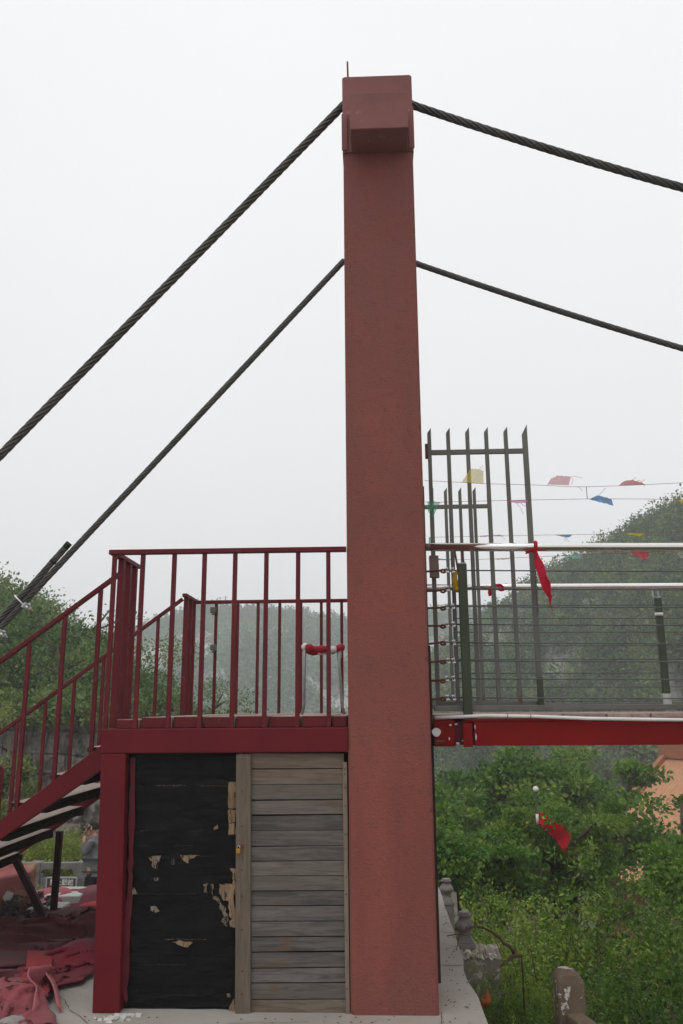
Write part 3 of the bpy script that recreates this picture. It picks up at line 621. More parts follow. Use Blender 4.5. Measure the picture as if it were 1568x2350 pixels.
sv = np.array(sm.v); sf = np.array(sm.f)
o = npmesh('shrub_thicket', np.concatenate([LV, sv]), np.concatenate([LF, sf+len(LV)]), [M['leaf_bush'], M['twig'], M['leaf_tree']], tint=np.concatenate([LT, np.zeros(len(sv))]), midx=np.concatenate(mi+[np.ones(len(sf))]))
tag(o, 'tangled green shrub thicket filling the slope below the bridge', 'shrubs', kind='stuff')
def shrub(px, ytop, dist, seed, label, leafm, H=1.6, Rb=.9):
    q = polar(px, dist, 0); g = float(gh(q[0], q[1])); z1 = float(EYE+ray(px, ytop)[2]/np.hypot(*ray(px, ytop)[:2])*dist)
    mb, v, f, t = bush_arrays(seed, z1-g, Rb, 120, 95, .06, .1)
    root = thing('shrub', label, 'shrub', (q[0], q[1], g)); k = np.array([q[0], q[1], g])
    m2 = MB(); m2.v = [tuple(np.array(c_)+k) for c_ in mb.v]; m2.f = mb.f
    mesh('stem', m2, M['twig'], root, fix=False); npmesh('foliage', v+k, f, M[leafm], root, tint=t)
shrub(150, 1905, 19.5, 301, 'lime green bush behind the stone balustrade, left of the person', 'leaf_lime', Rb=1.1)
shrub(195, 1885, 20.5, 302, 'lime green bush partly behind the person on the phone', 'leaf_lime', Rb=1.2)
shrub(105, 1935, 19, 303, 'small lime green bush below the stair treads, behind the pink block', 'leaf_lime', Rb=.9)

# ------------------------------------------------------------------ pylons
PX0, PX1, PY0, PY1, PTOP = -0.147, 0.314, 4.8, 5.24, 5.72
def rough_prism(x0, x1, y0, y1, z0, z1, seed, step=.03, amp=.0015, corner=.011):
    mb = MB(); zs = np.linspace(z0, z1, max(2, int((z1-z0)/step))); rs = np.random.RandomState(seed); vs = []
    cs = ((x0, y0, 1, 1), (x1, y0, -1, 1), (x1, y1, -1, -1), (x0, y1, 1, -1)); chip = np.zeros((4, len(zs)))
    for i in range(4):
        chip[i] = .0025*np.abs(fbm(zs*6, i*3.1, 0, seed, 3))
        for k in range(int(len(zs)*.05)): chip[i][rs.randint(len(zs))] += .003+.008*rs.rand()
    for j, z in enumerate(zs):
        for i in range(4):
            for q in (0, 1):
                cx, cy, sx, sy = cs[(i+q) % 4]; ca = corner+chip[(i+q) % 4][j]; g = chip[(i+q) % 4][j]*.45
                if i in (0, 2): vs.append((cx+sx*ca, cy, z))
                else: vs.append((cx, cy+sy*ca, z))
    fs = []
    for j in range(len(zs)-1):
        for k in range(8): fs.append((j*8+k, j*8+(k+1) % 8, (j+1)*8+(k+1) % 8, (j+1)*8+k))
    fs.append(tuple(range(8))[::-1]); fs.append(tuple((len(zs)-1)*8+k for k in range(8)))
    return mb.add(vs, fs)
def pylon(y, label, rod):
    root = thing('bridge_pylon', label, 'bridge tower', (.083, y+.22, 0), None)
    ztop = float(P(868, 347.5, PY0-.012)[2])
    mesh('shaft', rough_prism(PX0, PX1, y, y+.44, 0, ztop, 3), M['pillar'], root)
    mesh('head', rough_prism(PX0-.004, PX1+.006, y-.012, y+.452, ztop+.001, PTOP+.005, 4, .03, .002, .014), M['pillar_worn'], root)
    f = -1 if y < 6 else 1; ya = y-.012 if f < 0 else y+.452
    zb_ = ztop-.002; rr_ = ray(870, 294.5); yfr = rr_[1]*(zb_-EYE)/rr_[2]; prj = (PY0-.012)-yfr; zt = float(P(870, 211, yfr)[2]); xa = float(P(804, 294, yfr)[0]); xb = float(P(938, 294, yfr)[0])
    b = MB(); b.box((xa, min(ya, ya+f*prj), zb_), (xb, max(ya, ya+f*prj), zt))
    mesh('bracket', b, M['pillar_worn'], root, bevel=.006)
    b = MB(); b.box((PX0-.009, min(ya, ya+f*.012), ztop+.012), (PX0+.03, max(ya, ya+f*.012), ztop+.29)); mesh('patch_strip', b, M['pillar_worn'], root, bevel=.004)
    b = MB(); b.box((PX1-.026, min(ya, ya+f*.01), ztop+.012), (PX1+.011, max(ya, ya+f*.01), ztop+.33)); mesh('patch_strip', b, M['pillar_worn'], root, bevel=.004)
    if rod:
        p0 = P(799, 185, y+.04); p1 = P(797.5, 142, y+.04); b = MB(); b.tube([p0-np.array([0, 0, .05]), (p0+p1)/2, p1], .0062, 8); mesh('reinforcing_bar', b, M['rust'], root, smooth=True)
    return root
pylon(PY0, 'tall terracotta red concrete bridge pylon in the middle of the picture', True)
pylon(6.89, 'second red concrete pylon standing directly behind the front one', False)
def steel_strip():
    b = MB(); xr = float(P(1011.5, 2240, 5.2)[0]); b.box((PX1+.002, 5.18, .04), (xr, 5.225, 1.93))
    root = thing('steel_channel', 'narrow dark steel channel running down the right side of the front pylon', 'steel channel', (PX1+.02, 5.2, 0))
    mesh('lower_channel', b, M['rust_dark'], root, bevel=.003)
    b = MB(); xr = float(P(982, 1400, 5.2)[0]); b.box((PX1+.002, 5.185, 1.932), (xr, 5.22, 2.95)); mesh('upper_plate', b, M['darksteel'], root, bevel=.003)
steel_strip()

# ------------------------------------------------------------------ main suspension cables (six laid strands)
def rope_mb(pts, D, pitch, ns=6, step=.03, n=7, phase=0):
    pts = np.array(pts, float); seg = np.linalg.norm(np.diff(pts, axis=0), axis=1); s = np.concatenate([[0], np.cumsum(seg)]); L = s[-1]
    m = max(8, int(L/step)); q = np.linspace(0, L, m); c = np.stack([np.interp(q, s, pts[:, k]) for k in range(3)], 1)
    t = unit(np.gradient(c, axis=0)); up = np.array([0, 1.0, 0]); a = unit(np.cross(t, up)); b = np.cross(t, a)
    rs = D/6.0; rc = D/3.0; mb = MB(); mb.tube(c[::4].tolist()+[c[-1].tolist()], rs*1.05, 6)
    for k in range(ns):
        an = (2*math.pi*q/pitch+2*math.pi*k/ns+phase)[:, None]; mb.tube((c+rc*(a*np.cos(an)+b*np.sin(an))).tolist(), rs*1.04, n)
    return mb
def lerp(a, b, n): return [a+(b-a)*i/(n-1) for i in range(n)]
def sag(a, b, n, s): return [a+(b-a)*i/(n-1)-np.array([0, 0, s*4*(i/(n-1))*(1-i/(n-1))]) for i in range(n)]
CD = .057
Yn, Yf = 5.0, 7.09
def main_cable(Y, L0, L1, R0, R1, label, sg):
    a = P(*L0, Y); b = P(*L1, Y); dl = (b-a); g0 = a+dl*((a[2]+.3)/-dl[2]); c = P(*R0, Y); d = P(*R1, Y); dr = d-c; far = d+dr*2.2+np.array([0, 0, .45])
    root = thing('suspension_cable', label, 'steel cable', (a[0], Y, a[2]), 'main suspension cables')
    mid = (a+c)/2+np.array([0, 0, .05])
    mesh('back_stay', rope_mb(lerp(a+dl/np.linalg.norm(dl)*-.02, g0, 30), CD, .40), M['rope'], root, smooth=True, fix=False)
    run = sag(c+np.array([-.03, 0, .008]), d, 14, sg)+[d+(far-d)*k/8 for k in range(1, 9)]
    mesh('main_span', rope_mb(run, CD, .40), M['rope'], root, smooth=True, fix=False)
    mb = MB(); mb.tube([a, mid, c], CD*.48, 10); mesh('saddle_run', mb, M['rope'], root, smooth=True)
    return root, a, g0
main_cable(Yn, (787, 243), (0, 1046), (948, 240), (1568, 431), 'thick twisted steel cable over the top of the front pylon, the higher of the two', .02)
far_c, fa, fg = main_cable(Yf, (787, 601), (60, 1378), (959, 605), (1568, 800), 'twisted steel cable crossing lower behind the pylon, with rope clamps at its left end', .02)
# dead end and clamps of the lower cable
q0 = P(159, 1247, Yf); q1 = P(66, 1352, Yf); q2 = P(44, 1386, Yf-.01); dd = unit((fg-fa)[None])[0]
off = np.cross(dd, [0, 1, 0])*-1; off = off if off[2] > 0 else -off
foot = fa+dd*np.dot(q2-fa, dd); tail = [q0, q0*.5+q1*.5+np.array([.004, 0, .006]), q1]+[foot+off*CD*1.03+dd*s for s in np.linspace(.02, 1.6, 8)]
mesh('cable_tail', rope_mb(tail, CD*1.02, .40), M['rope'], far_c, smooth=True, fix=False)
mb = MB(); mb.tube([q0+np.array([.002, 0, .004]), q0-unit((q1-q0)[None])[0]*-.05], CD*.52, 12); mesh('whipping', mb, M['rubberblack'], far_c, smooth=True); mb = MB(); mb.tube([q0*.62+q1*.38, q0*.58+q1*.42], CD*.56, 12); mesh('whipping', mb, M['rubberblack'], far_c, smooth=True)
def clip(pos):
    c = pos+off*CD*.5; s = -off; ax = dd; sd = np.cross(ax, s)
    mb = MB()
    for e in (-1, 1):                                                 # the U bolt arches round the tail and comes back through the saddle
        o_ = ax*0+sd*e*.0
        pts = [c+off*.075*math.sin(t)+sd*.037*math.cos(t) for t in np.linspace(0, math.pi, 10)]
        if e < 0: continue
        k = [c+sd*.037-off*.125]+pts+[c-sd*.037-off*.125]; mb.tube(k, .0085, 8)
    u = mesh('rope_clip', mb, M['silver'], far_c, smooth=True)
    m2 = MB(); m2.bar(c-off*.062-sd*.055, c-off*.062+sd*.055, .05, .026, up=off); m2.bar(c-off*.046-ax*.03, c-off*.046+ax*.03, .04, .016, up=off)
    mesh('saddle', m2, M['galv'], u, bevel=.006)
    for e in (-1, 1):
        m3 = MB(); b0 = c+sd*.037*e-off*.078; m3.tube([b0, b0-off*.022], .018, 6); mesh('nut', m3, M['galv'], u)
for px, py in ((50, 1381), (6, 1456)):
    q = P(px, py, Yf); clip(fa+dd*np.dot(q-fa, dd))

# ------------------------------------------------------------------ steel platform
BF, BB = 4.8, 7.25                                                    # front and back planes
XL = -1.545; ZB = float(P(500, 1671, BF)[2]); ZD = float(P(500, 1645, BF+.02)[2]); ZU = float(P(500, 1728, BF)[2]); ZR = float(P(500, 1258, BF)[2])
plat = thing('steel_platform', 'dark red steel platform with plank deck and barred railing left of the pylon', 'platform', (-.85, 6.0, 0))
for i, y in enumerate((BF, BB-.1)):
    b = MB(); b.box((XL-.004, y, ZU), (PX0-.002, y+.1, ZB)); mesh('beam', b, M['red'], plat, bevel=.006)
b = MB(); b.box((XL, BF+.101, ZU+.01), (XL+.1, BB-.101, ZB-.002)); mesh('beam', b, M['red'], plat, bevel=.006)
b = MB(); b.box((PX0-.12, BF+.101, ZU+.01), (PX0-.02, BB-.101, ZB-.002)); mesh('beam', b, M['red'], plat, bevel=.006)
for y in (BF+.003, BB-.1):
    b = MB(); b.hexa([(-1.512, y, .0), (-1.366, y, .0), (-1.366, y+.12, .0), (-1.512, y+.12, .0), (XL+.002, y, ZU-.001), (-1.402, y, ZU-.001), (-1.402, y+.12, ZU-.001), (XL+.002, y+.12, ZU-.001)])
    mesh('column', b, M['red'], plat, bevel=.005)
xs = [float(P(x, 1660, BF)[0]) for x in (262, 318, 392, 465, 538, 613, 690, 760, 797)]
for i in range(8):
    x0, x1 = xs[i]+.006, xs[i+1]-.006; dz = [-.012, 0, .002, .0, .003, .0, .002, .0][i]; yb = BF+.025
    for k in range(1 if x1-x0 < .14 else 1):
        b = MB(); b.box((x0, yb+.01*(i % 3), ZB+.002), (x1, BB-.03, ZD+dz)); m = mesh('deck_plank', b, [M['deckplank'], M['redbar']], plat, bevel=.004)
        for p in m.data.polygons:
            if p.normal.y < -.7: p.material_index = 1
# railings
def railing(front, name='railing'):
    y = BF+.02 if front else BB-.02
    r = MB(); z = ZR; r.bar((XL-.02, y, z-.014), (PX0-.003 if front else PX0+.1, y, z-.014), .045, .028)
    o = mesh(name, r, M['redbar'], plat, bevel=.003)
    if front: px = (247, 310, 385.6, 458, 531.6, 606.5, 682.6, 755); bx = [float(P(x, 1668, y)[0]) for x in px]; bx[0] = XL+.012
    else:
        bx = [float(P(x, 1640, y)[0]) for x in (490, 541, 589, 640, 690, 738, 786)]
    for x in bx:
        b = MB(); z0 = ZB if front else ZB; b.box((x-.0125, y-.0125, z0), (x+.0125, y+.0125, z-.03)); mesh('baluster', b, M['redbar'], o, bevel=.002)
    if not front:
        for yy in (1400, 1486):
            q = P(490, yy, y-.03); b = MB(); b.box((q[0]-.026, y-.045, q[2]-.026), (q[0]+.026, y-.014, q[2]+.026)); b.box((q[0]-.012, y-.05, q[2]-.045), (q[0]+.012, y-.02, q[2]-.03))
            mesh('hinge_box', b, M['gate'], o, bevel=.004)
    return o
railing(True); railing(False)
zr = ZR-.014
def side_rail(y0, y1, ys):
    r = MB(); r.bar((XL, y0, zr), (XL, y1, zr), .04, .028); o = mesh('railing', r, M['redbar'], plat, bevel=.003)
    for y in ys: b = MB(); b.box((XL-.0185, y-.0185, ZB), (XL+.0185, y+.0185, zr-.0145)); mesh('baluster', b, M['redbar'], o, bevel=.002)
Y1 = Yof(316, 1297, XL); Y2 = Yof(424, 1370, XL)
side_rail(BF+.045, Y1, [Yof(x, y, XL) for x, y in ((281, 1280), (296.5, 1289), (309.5, 1296))])
side_rail(Y2, BB-.045, [Yof(x, y, XL) for x, y in ((428.5, 1373), (437.5, 1377), (445, 1381))])

# ------------------------------------------------------------------ staircase
Yn_, Yf_ = Y1-.02, Y2+.02
a = P(226.6, 1716.8, Yn_); b_ = P(0, 1882, Yn_); c = P(229.7, 1773.7, Yn_); d = P(0, 1947.3, Yn_)
sl_ = (a[2]-b_[2])/(a[0]-b_[0]); xt = XL+.0; zt = a[2]+sl_*(xt-a[0]); hgt = zt-(c[2]+sl_*(xt-c[0])); hgt = max(hgt, .16)
xb_ = xt-(zt-.02)/sl_
stair = thing('staircase', 'red steel staircase with open grey plank treads going down to the left', 'staircase', (xt-.8, (Yn_+Yf_)/2, 0))
for y in (Yn_, Yf_):
    mb = MB(); mb.prism([(xt-.003, zt), (xt-.003, zt-hgt), (xb_+.0, -.02-hgt*.2), (xb_-.2, -.02-hgt*.2), (xb_, .0)], y-.025, y+.025); mesh('stringer', mb, M['red'], stair, bevel=.004)
rise = .165; run = rise/sl_
k = 0; z = ZD-rise; x = xt-.02
while z > .1:
    xc = x-run*.5; zc = z-.02
    for q, (o1, o2) in enumerate(((-run*.56, -.003), (.0, run*.5))):
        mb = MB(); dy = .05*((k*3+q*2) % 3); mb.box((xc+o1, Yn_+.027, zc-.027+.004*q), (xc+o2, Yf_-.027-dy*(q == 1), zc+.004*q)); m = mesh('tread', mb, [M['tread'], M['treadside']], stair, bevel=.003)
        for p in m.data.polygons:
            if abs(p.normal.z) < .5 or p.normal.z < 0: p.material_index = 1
    mb = MB(); mb.box((xc+run*.5-.06, Yn_+.027, zc-.062), (xc+run*.5-.01, Yf_-.14, zc-.028)); mesh('tread_support', mb, M['treadside'], stair, bevel=.002)
    mb = MB(); mb.box((xc-run*.5, Yf_-.12, zc-.07), (xc+run*.42, Yf_-.03, zc-.028)); mesh('tread_bracket', mb, M['treadside'], stair, bevel=.002)
    x -= run; z -= rise; k += 1
for y, ra, rb, bal in ((Yn_, (255, 1332), (0, 1519), ((232, 1352), (150, 1413), (68, 1476), (-20, 1540))), (Yf_, (418, 1376), (0, 1683), ((364, 1413), (239, 1508), (172, 1558), (106, 1606), (40, 1655), (-20, 1700)))):
    p = P(*ra, y); q = P(*rb, y); s = (p[2]-q[2])/(p[0]-q[0]); xe = XL-.02; p2 = (xe, y, p[2]+s*(xe-p[0])); x2 = xb_+.15; q2 = (x2, y, p[2]+s*(x2-p[0]))
    mb = MB(); mb.bar(p2, q2, .04, .026); o = mesh('handrail', mb, M['redbar'], stair, bevel=.003)
    for bx, by in bal:
        t = P(bx, by, y); x = t[0]; zt_ = p[2]+s*(x-p[0])-.012; z0 = max(0, zt+(x-xt)*sl_)
        mb = MB(); w = .013 if y == Yn_ else .0125; mb.box((x-w, y-w, z0-.02), (x+w, y+w, zt_)); mesh('baluster', mb, M['redbar'], o, bevel=.002)
for (p0, p1, yy) in (((136, 1925), (122, 2105), Yf_-.05), ((42, 1985), (107, 2116), Yf_-.35)):
    u = P(*p0, yy); v = P(*p1, yy); v2 = u+(v-u)*((u[2]+.0)/(u[2]-v[2])); mb = MB(); mb.bar(v2, u+(u-v)*.1, .045, .045, up=(0, 1, 0)); mesh('prop', mb, M['darkred'], stair, bevel=.003)

# ------------------------------------------------------------------ black hoarding and plank door under the platform
def DX(cx, cy, Y): return P(350*.57373+cx*.40247, 2900*.57373+cy*.40247, Y)     # measured on an enlargement
hb = thing('black_panel', 'black tar paper panel with torn patches closing the space under the platform', 'panel', (-1.05, 4.88, 0))
xa = -1.402; xb = float(DX(850, 900, 4.87)[0]); mb = MB(); mb.box((xa-.02, 4.885, .005), (xb+.02, 4.905, ZU-.002)); mesh('board', mb, M['bareply'], hb)
seam = [0.004]+[float(DX(500, y, 4.875)[2]) for y in (1365, 965, 603, 345)]+[ZU-.002]
for i in range(5):
    nx, nz = 60, 26; vs = []; z0, z1 = seam[i], seam[i+1]+(.012 if i < 4 else 0)
    for jz in range(nz):
        for jx in range(nx):
            u = jx/(nx-1); v = jz/(nz-1); xx = xa+(xb-xa)*u; z = z0+(z1-z0)*v+(.006*vn(u*7, i*3.3, 0, 4) if jz == nz-1 and i < 4 else 0)
            vs.append((xx, 4.878-.0008*i-.009*abs(float(vn(u*4+i, v*2.5, 0, 9)))-.0055*(1-abs(float(vn(u*2.5+v, v*7+i*2, 0, 19))))**4-(.006*(1-v)**3*abs(float(vn(u*5, i, 1, 3))) if i else 0), z))
    mb = MB(); mb.add(vs, gridquads(nx, nz)); mesh('tar_paper_sheet', mb, M['tar'], hb, smooth=True)
for i, (y0, xa_, xb_) in enumerate(((345, 390, 560), (347, 640, 800), (604, 300, 345), (604, 560, 640), (963, 300, 620), (1368, 330, 560), (690, 290, 350), (688, 500, 605), (1222, 440, 680), (1540, 450, 620), (748, 640, 740))):
    mb = MB(); n_ = 22; up_ = []; dn_ = []
    for k in range(n_):
        x_ = xa_+(xb_-xa_)*k/(n_-1); q = DX(x_, y0+2.5*rnd.uniform(-1, 1), 4.85); h_ = .0012*rnd.random()*(1 if rnd.random() < .7 else 2.5); up_.append((q[0], 4.8498, q[2]+h_)); dn_.append((q[0], 4.8498, q[2]-.0008))
    mb.add(up_+dn_, [(k, k+1, n_+k+1, n_+k) for k in range(n_-1)]); mesh('lit_torn_lip', mb, M['papertear'] if i in (0, 1, 2, 8) else M['tar_sheen'], hb, fix=False)  # torn paper lips, plus grey ones painting light caught on the seams
def jag(poly, n=5, amp=9, seed=0):
    rs = random.Random(seed); out = []
    for i, (x, y) in enumerate(poly):
        x2, y2 = poly[(i+1) % len(poly)]; L = math.hypot(x2-x, y2-y); m = max(1, min(n, int(L/14)))
        for k in range(m): t = k/m; out.append((x+(x2-x)*t+rs.uniform(-1, 1)*amp*(k > 0), y+(y2-y)*t+rs.uniform(-1, 1)*amp*.6*(k > 0)))
    return out
def patch(poly, mat, name, seed, Y=4.851, amp=9, n=6, parent=hb):
    j = jag(poly, n, amp, seed); p = [DX(x, y, Y) for x, y in j]; mb = MB(); mb.prism([(q[0], q[2]) for q in p], Y, Y+.004); mesh(name, mb, mat, parent)
patch([(806, 325), (849, 325), (848, 470), (830, 478), (804, 474)], M['bareply'], 'bare_patch', 1, amp=5)
patch([(803, 483), (847, 484), (838, 555), (806, 560)], M['bareply'], 'bare_patch', 2, amp=5)
patch([(806, 563), (838, 560), (847, 600), (846, 624), (803, 627)], M['bareply'], 'bare_patch', 3, amp=4)
patch([(812, 818), (845, 822), (845, 905), (826, 903), (830, 860)], M['bareply'], 'bare_patch', 4, amp=6)
patch([(745, 905), (845, 905), (842, 1157), (815, 1150), (808, 1010), (775, 1000)], M['bareply'], 'bare_patch', 5, amp=12)
patch([(715, 975), (745, 982), (790, 1050), (800, 1150), (770, 1146), (768, 1062)], M['papertear'], 'torn_paper', 6, amp=11)
patch([(660, 910), (690, 906), (684, 962), (664, 955)], M['papertear'], 'torn_paper', 7, amp=8); patch([(700, 908), (716, 906), (716, 968), (704, 960)], M['papertear'], 'torn_paper', 17, amp=6)
patch([(345, 755), (420, 745), (415, 775), (398, 820), (375, 815), (372, 780)], M['papertear'], 'torn_paper', 8, amp=9)
patch([(530, 742), (555, 745), (640, 742), (580, 765), (575, 790), (548, 775)], M['bareply'], 'torn_paper', 9, amp=7)
patch([(476, 765), (492, 762), (494, 795), (480, 800)], M['papertear'], 'torn_paper', 10, amp=4)
patch([(365, 875), (408, 868), (408, 886), (388, 890)], M['papertear'], 'torn_paper', 11, amp=4)
patch([(360, 1035), (398, 1035), (412, 1062), (385, 1070), (362, 1058)], M['papertear'], 'torn_paper', 12, amp=6)
patch([(250, 940), (268, 925), (288, 965), (248, 968)], M['papertear'], 'torn_paper', 13, amp=6)
patch([(484, 1238), (520, 1228), (600, 1240), (572, 1268), (540, 1262)], M['bareply'], 'torn_paper', 14, amp=8)
patch([(715, 590), (742, 568), (745, 590), (722, 600)], M['papertear'], 'torn_paper', 15, amp=5)
patch([(795, 1530), (816, 1535), (820, 1552), (796, 1552)], M['papertear'], 'torn_paper', 16, amp=3)
patch([(822, 1585), (838, 1560), (840, 1645), (800, 1642)], M['bareply'], 'bare_patch', 18, amp=5)
sm_pts = [(246, 185), (274, 190), (272, 560), (262, 760), (255, 900), (243, 1210), (232, 1470), (222, 1590), (196, 1490), (205, 1260), (215, 1090), (232, 900), (236, 700), (240, 480)]
patch(sm_pts, M['redsmear'], 'paint_smear', 19, Y=4.853, amp=7, n=4)
door = thing('plank_door', 'weathered grey door of horizontal planks with an upright batten on its left', 'door', (-.33, 4.85, 0))
DY = 4.83
ybs = [160, 250, 340, 428, 515, 602, 690, 775, 860, 946, 1034, 1122, 1210, 1298, 1387, 1475, 1568, 1655]
for i in range(17):
    lx = 932-.6*i*.1; j1, j2 = rnd.uniform(-2.5, 2.5), rnd.uniform(-2.5, 2.5); p = [DX(lx, ybs[i]+4+j1, DY), DX(1462+i*.7, ybs[i]+(0 if i != 0 else 2), DY), DX(1462+i*.7, ybs[i+1]-(5 if i not in (12, 13) else 9)+j2, DY), DX(lx, ybs[i+1]-2+j2, DY)]
    dy = .007*rnd.random(); mb = MB(); q = [(v[0], v[2]) for v in p]; mb.prism([q[3], q[2], q[1], q[0]], DY+dy, DY+.022); mesh('plank', mb, M['plank_stained'] if i in (0, 1, 16) else M['plank'], door, bevel=.002)
p = [DX(848, 165, DY-.016), DX(932, 165, DY-.016), DX(929, 1665, DY-.016), DX(842, 1665, DY-.016)]; mb = MB(); mb.prism([(v[0], v[2]) for v in p][::-1], DY-.018, DY+.02)
bat = mesh('batten', mb, M['batten'], door, bevel=.003)
for y in (192, 380, 578, 828, 978, 1168, 1405, 1535):
    q = DX(882, y, DY-.02); mb = MB(); mb.tube([(q[0], DY-.0205, q[2]), (q[0], DY-.017, q[2])], .005, 8); mesh('nail', mb, M['rust'], bat)
p = [DX(1455, 212, DY-.008), DX(1480, 212, DY-.008), DX(1497, 1664, DY-.008), DX(1472, 1664, DY-.008)]; mb = MB(); mb.prism([(v[0], v[2]) for v in p][::-1], DY-.01, DY+.02)
ed_ = mesh('edge_strip', mb, M['batten'], door, bevel=.002)
for y in (253, 280, 358, 462, 625, 708, 868, 966, 1225, 1505):
    q = DX(1464+y*.012, y, DY-.012); mb = MB(); mb.tube([(q[0], DY-.0125, q[2]), (q[0], DY-.009, q[2])], .0045, 8); mesh('nail', mb, M['rust'], ed_)
mb = MB(); mb.box((xb-.03, 4.89, .006), (PX0-.003, 4.9, ZU-.002)); mesh('back_board', mb, M['tar'], door)
pl = thing('padlock', 'small brass padlock hanging from a hasp on the door batten', 'padlock', tuple(DX(862, 716, DY-.03)))
q = DX(862, 718, DY-.03); mb = MB(); mb.box((q[0]-.013, DY-.038, q[2]-.013), (q[0]+.011, DY-.024, q[2]+.012)); mesh('lock_body', mb, M['brass'], pl, bevel=.003)
mb = MB(); mb.tube([(q[0]-.008, DY-.031, q[2]+.011), (q[0]-.008, DY-.031, q[2]+.022), (q[0], DY-.031, q[2]+.029), (q[0]+.007, DY-.031, q[2]+.022), (q[0]+.007, DY-.031, q[2]+.011)], .0025, 8); mesh('shackle', mb, M['silver'], pl, smooth=True)
mb = MB(); mb.box((q[0]-.014, DY-.024, q[2]+.016), (q[0]+.03, DY-.0185, q[2]+.03)); mesh('hasp', mb, M['rust'], pl, bevel=.002)
# stool on the platform
st = thing('stool', 'bent metal stool with its seat wrapped in red and white cloth, on the platform', 'stool', (float(P(738, 1640, 6.1)[0]), 6.1, ZD))
sy = 6.1; A0 = P(697, 1490, sy); B0 = P(786, 1491, sy); zs_ = A0[2]
ring = []; cx, hw, hd = (A0[0]+B0[0])/2, (B0[0]-A0[0])/2-.01, .12
for i in range(40):
    t = 2*math.pi*i/40; cxs = lambda v: math.copysign(abs(v)**.6, v); ring.append(np.array([cx+hw*cxs(math.cos(t)), sy+hd*cxs(math.sin(t)), zs_+.012*math.sin(t*2+1)]))
rs_ = random.Random(3)
for k in range(14):
    i0 = int(k*40/14); i1 = int((k+1)*40/14); pts = [ring[i % 40] for i in range(i0, i1+1)]; pts = pts if len(pts) > 2 else pts+[ring[(i1+1) % 40]]
    mb = MB(); mb.tube(pts, [.019+.011*rs_.random() for _ in pts], 10); mesh('wrapped_seat', mb, M['wrapwhite'] if k in (8, 11, 3) else M['wrapred'], st, smooth=True)
for sx, x0, x1 in ((-1, 700, 697), (1, 776, 787)):
    for yy in (sy-.1, sy+.1):
        t0 = P(x0, 1495, yy); t1 = P(x1, 1640, yy); mb = MB(); mb.tube([(t0[0], yy, zs_), (t0[0]*.5+t1[0]*.5, yy, (zs_+ZD)/2), (t0[0]*.15+t1[0]*.85, yy, ZD+.06), (t1[0]+sx*.012, yy, ZD+.001)], .0105, 8); mesh('leg', mb, M['stool_metal'], st, smooth=True)
mb = MB()
for k in range(9):
    a0 = np.array([B0[0]-.07+.008*k, sy-.1, zs_-.02]); mb.tube([a0, a0+np.array([.004*(k % 3-1), -.005, -.05-.012*(k % 4)])], [.002, .0008], 4)
mesh('frayed_threads', mb, M['wrapwhite'], st)

# ------------------------------------------------------------------ foot bridge, right of the pylon
YN, YR = 5.2, 6.9
def bline(px0, y0, px1, y1, Y, ext=9.0, n=14):
    a = P(px0, y0, Y); b = P(px1, y1, Y); s = (b[2]-a[2])/(b[0]-a[0]); return [np.array([x, Y, a[2]+s*(x-a[0])+.0012*(x-a[0])*(x-b[0])]) for x in np.linspace(a[0], ext, n)]
br = thing('footbridge', 'red steel footbridge deck running to the right from the pylon', 'bridge', (1.5, 6.05, 1.2))
zbt = float(P(1200, 1656.5, YN-.06)[2]); zbb = float(P(1200, 1711, YN-.06)[2])
for y in (YN-.06, YR-.04):
    x0 = float(P(1089, 1690, y)[0]); b = MB(); b.box((x0, y, zbb), (9, y+.1, zbt)); mesh('side_beam', b, M['bridge_red'], br, bevel=.004)
    b = MB(); b.box((x0-.05, y+.004, zbt+.001), (9, y+.1, zbt+.018)); mesh('beam_flange', b, M['bridge_red'], br, bevel=.003)
    xa_ = float(P(997, 1690, y)[0]); xb2 = float(P(1045, 1690, y)[0]); b = MB(); b.box((xa_, y+.012, zbb-.004), (xb2, y+.1, zbt+.01)); mesh('end_beam', b, M['bridge_red'], br, bevel=.004)
    b = MB(); b.box((xb2+.001, y+.03, zbb+.005), (x0-.001, y+.1, zbt)); mesh('joint_plate', b, M['redsmear'], br)
    c0 = float(P(1063.5, 1690, y-.02)[0]); c1 = float(P(1085, 1690, y-.02)[0]); b = MB(); b.box((c0, y-.022, zbb-.006), (c1, y-.001, zbt-.004)); mesh('clamp_plate', b, M['bridge_red'], br, bevel=.003)
for i, (px, py, w_, h_) in enumerate(((1034, 1664, 8, 7), (1047, 1662, 9, 8), (1051, 1706, 14, 7), (1062, 1700, 6, 5), (1031, 1695, 5, 9), (1090, 1668, 4, 16), (1092, 1690, 5, 20))):
    q = P(px, py, YN-.055); b = MB(); sc = w_/380*.32; b.prism([(q[0]+sc*math.cos(t)*(.7+.6*rnd.random()), q[2]+h_/380*.36*math.sin(t)*(.7+.6*rnd.random())) for t in np.linspace(0, 5.7, 9)], YN-.062-.001*i, YN-.04); mesh('peeling_paint', b, M['plaster'], br)
q = P(1008, 1682, YN-.05); b = MB(); b.prism([(q[0]+.026*math.cos(t)*(1+.15*math.sin(3*t))-.016, q[2]+(.03 if math.sin(t) > 0 else .022)*math.sin(t)) for t in np.linspace(0, 5.9, 14)], YN-.052, YN-.046); mesh('white_disc', b, M['white_pipe'], br)
q = P(1003, 1703, YN-.06); b = MB(); b.tube([(q[0]-.01, YN-.075, q[2]), (q[0]+.045, YN-.075, q[2]+.004)], .008, 8); b.tube([(q[0], YN-.08, q[2]), (q[0], YN-.045, q[2])], .017, 6); mesh('bolt', b, M['rust'], br)
zd0 = float(P(1200, 1640, YN-.02)[2])
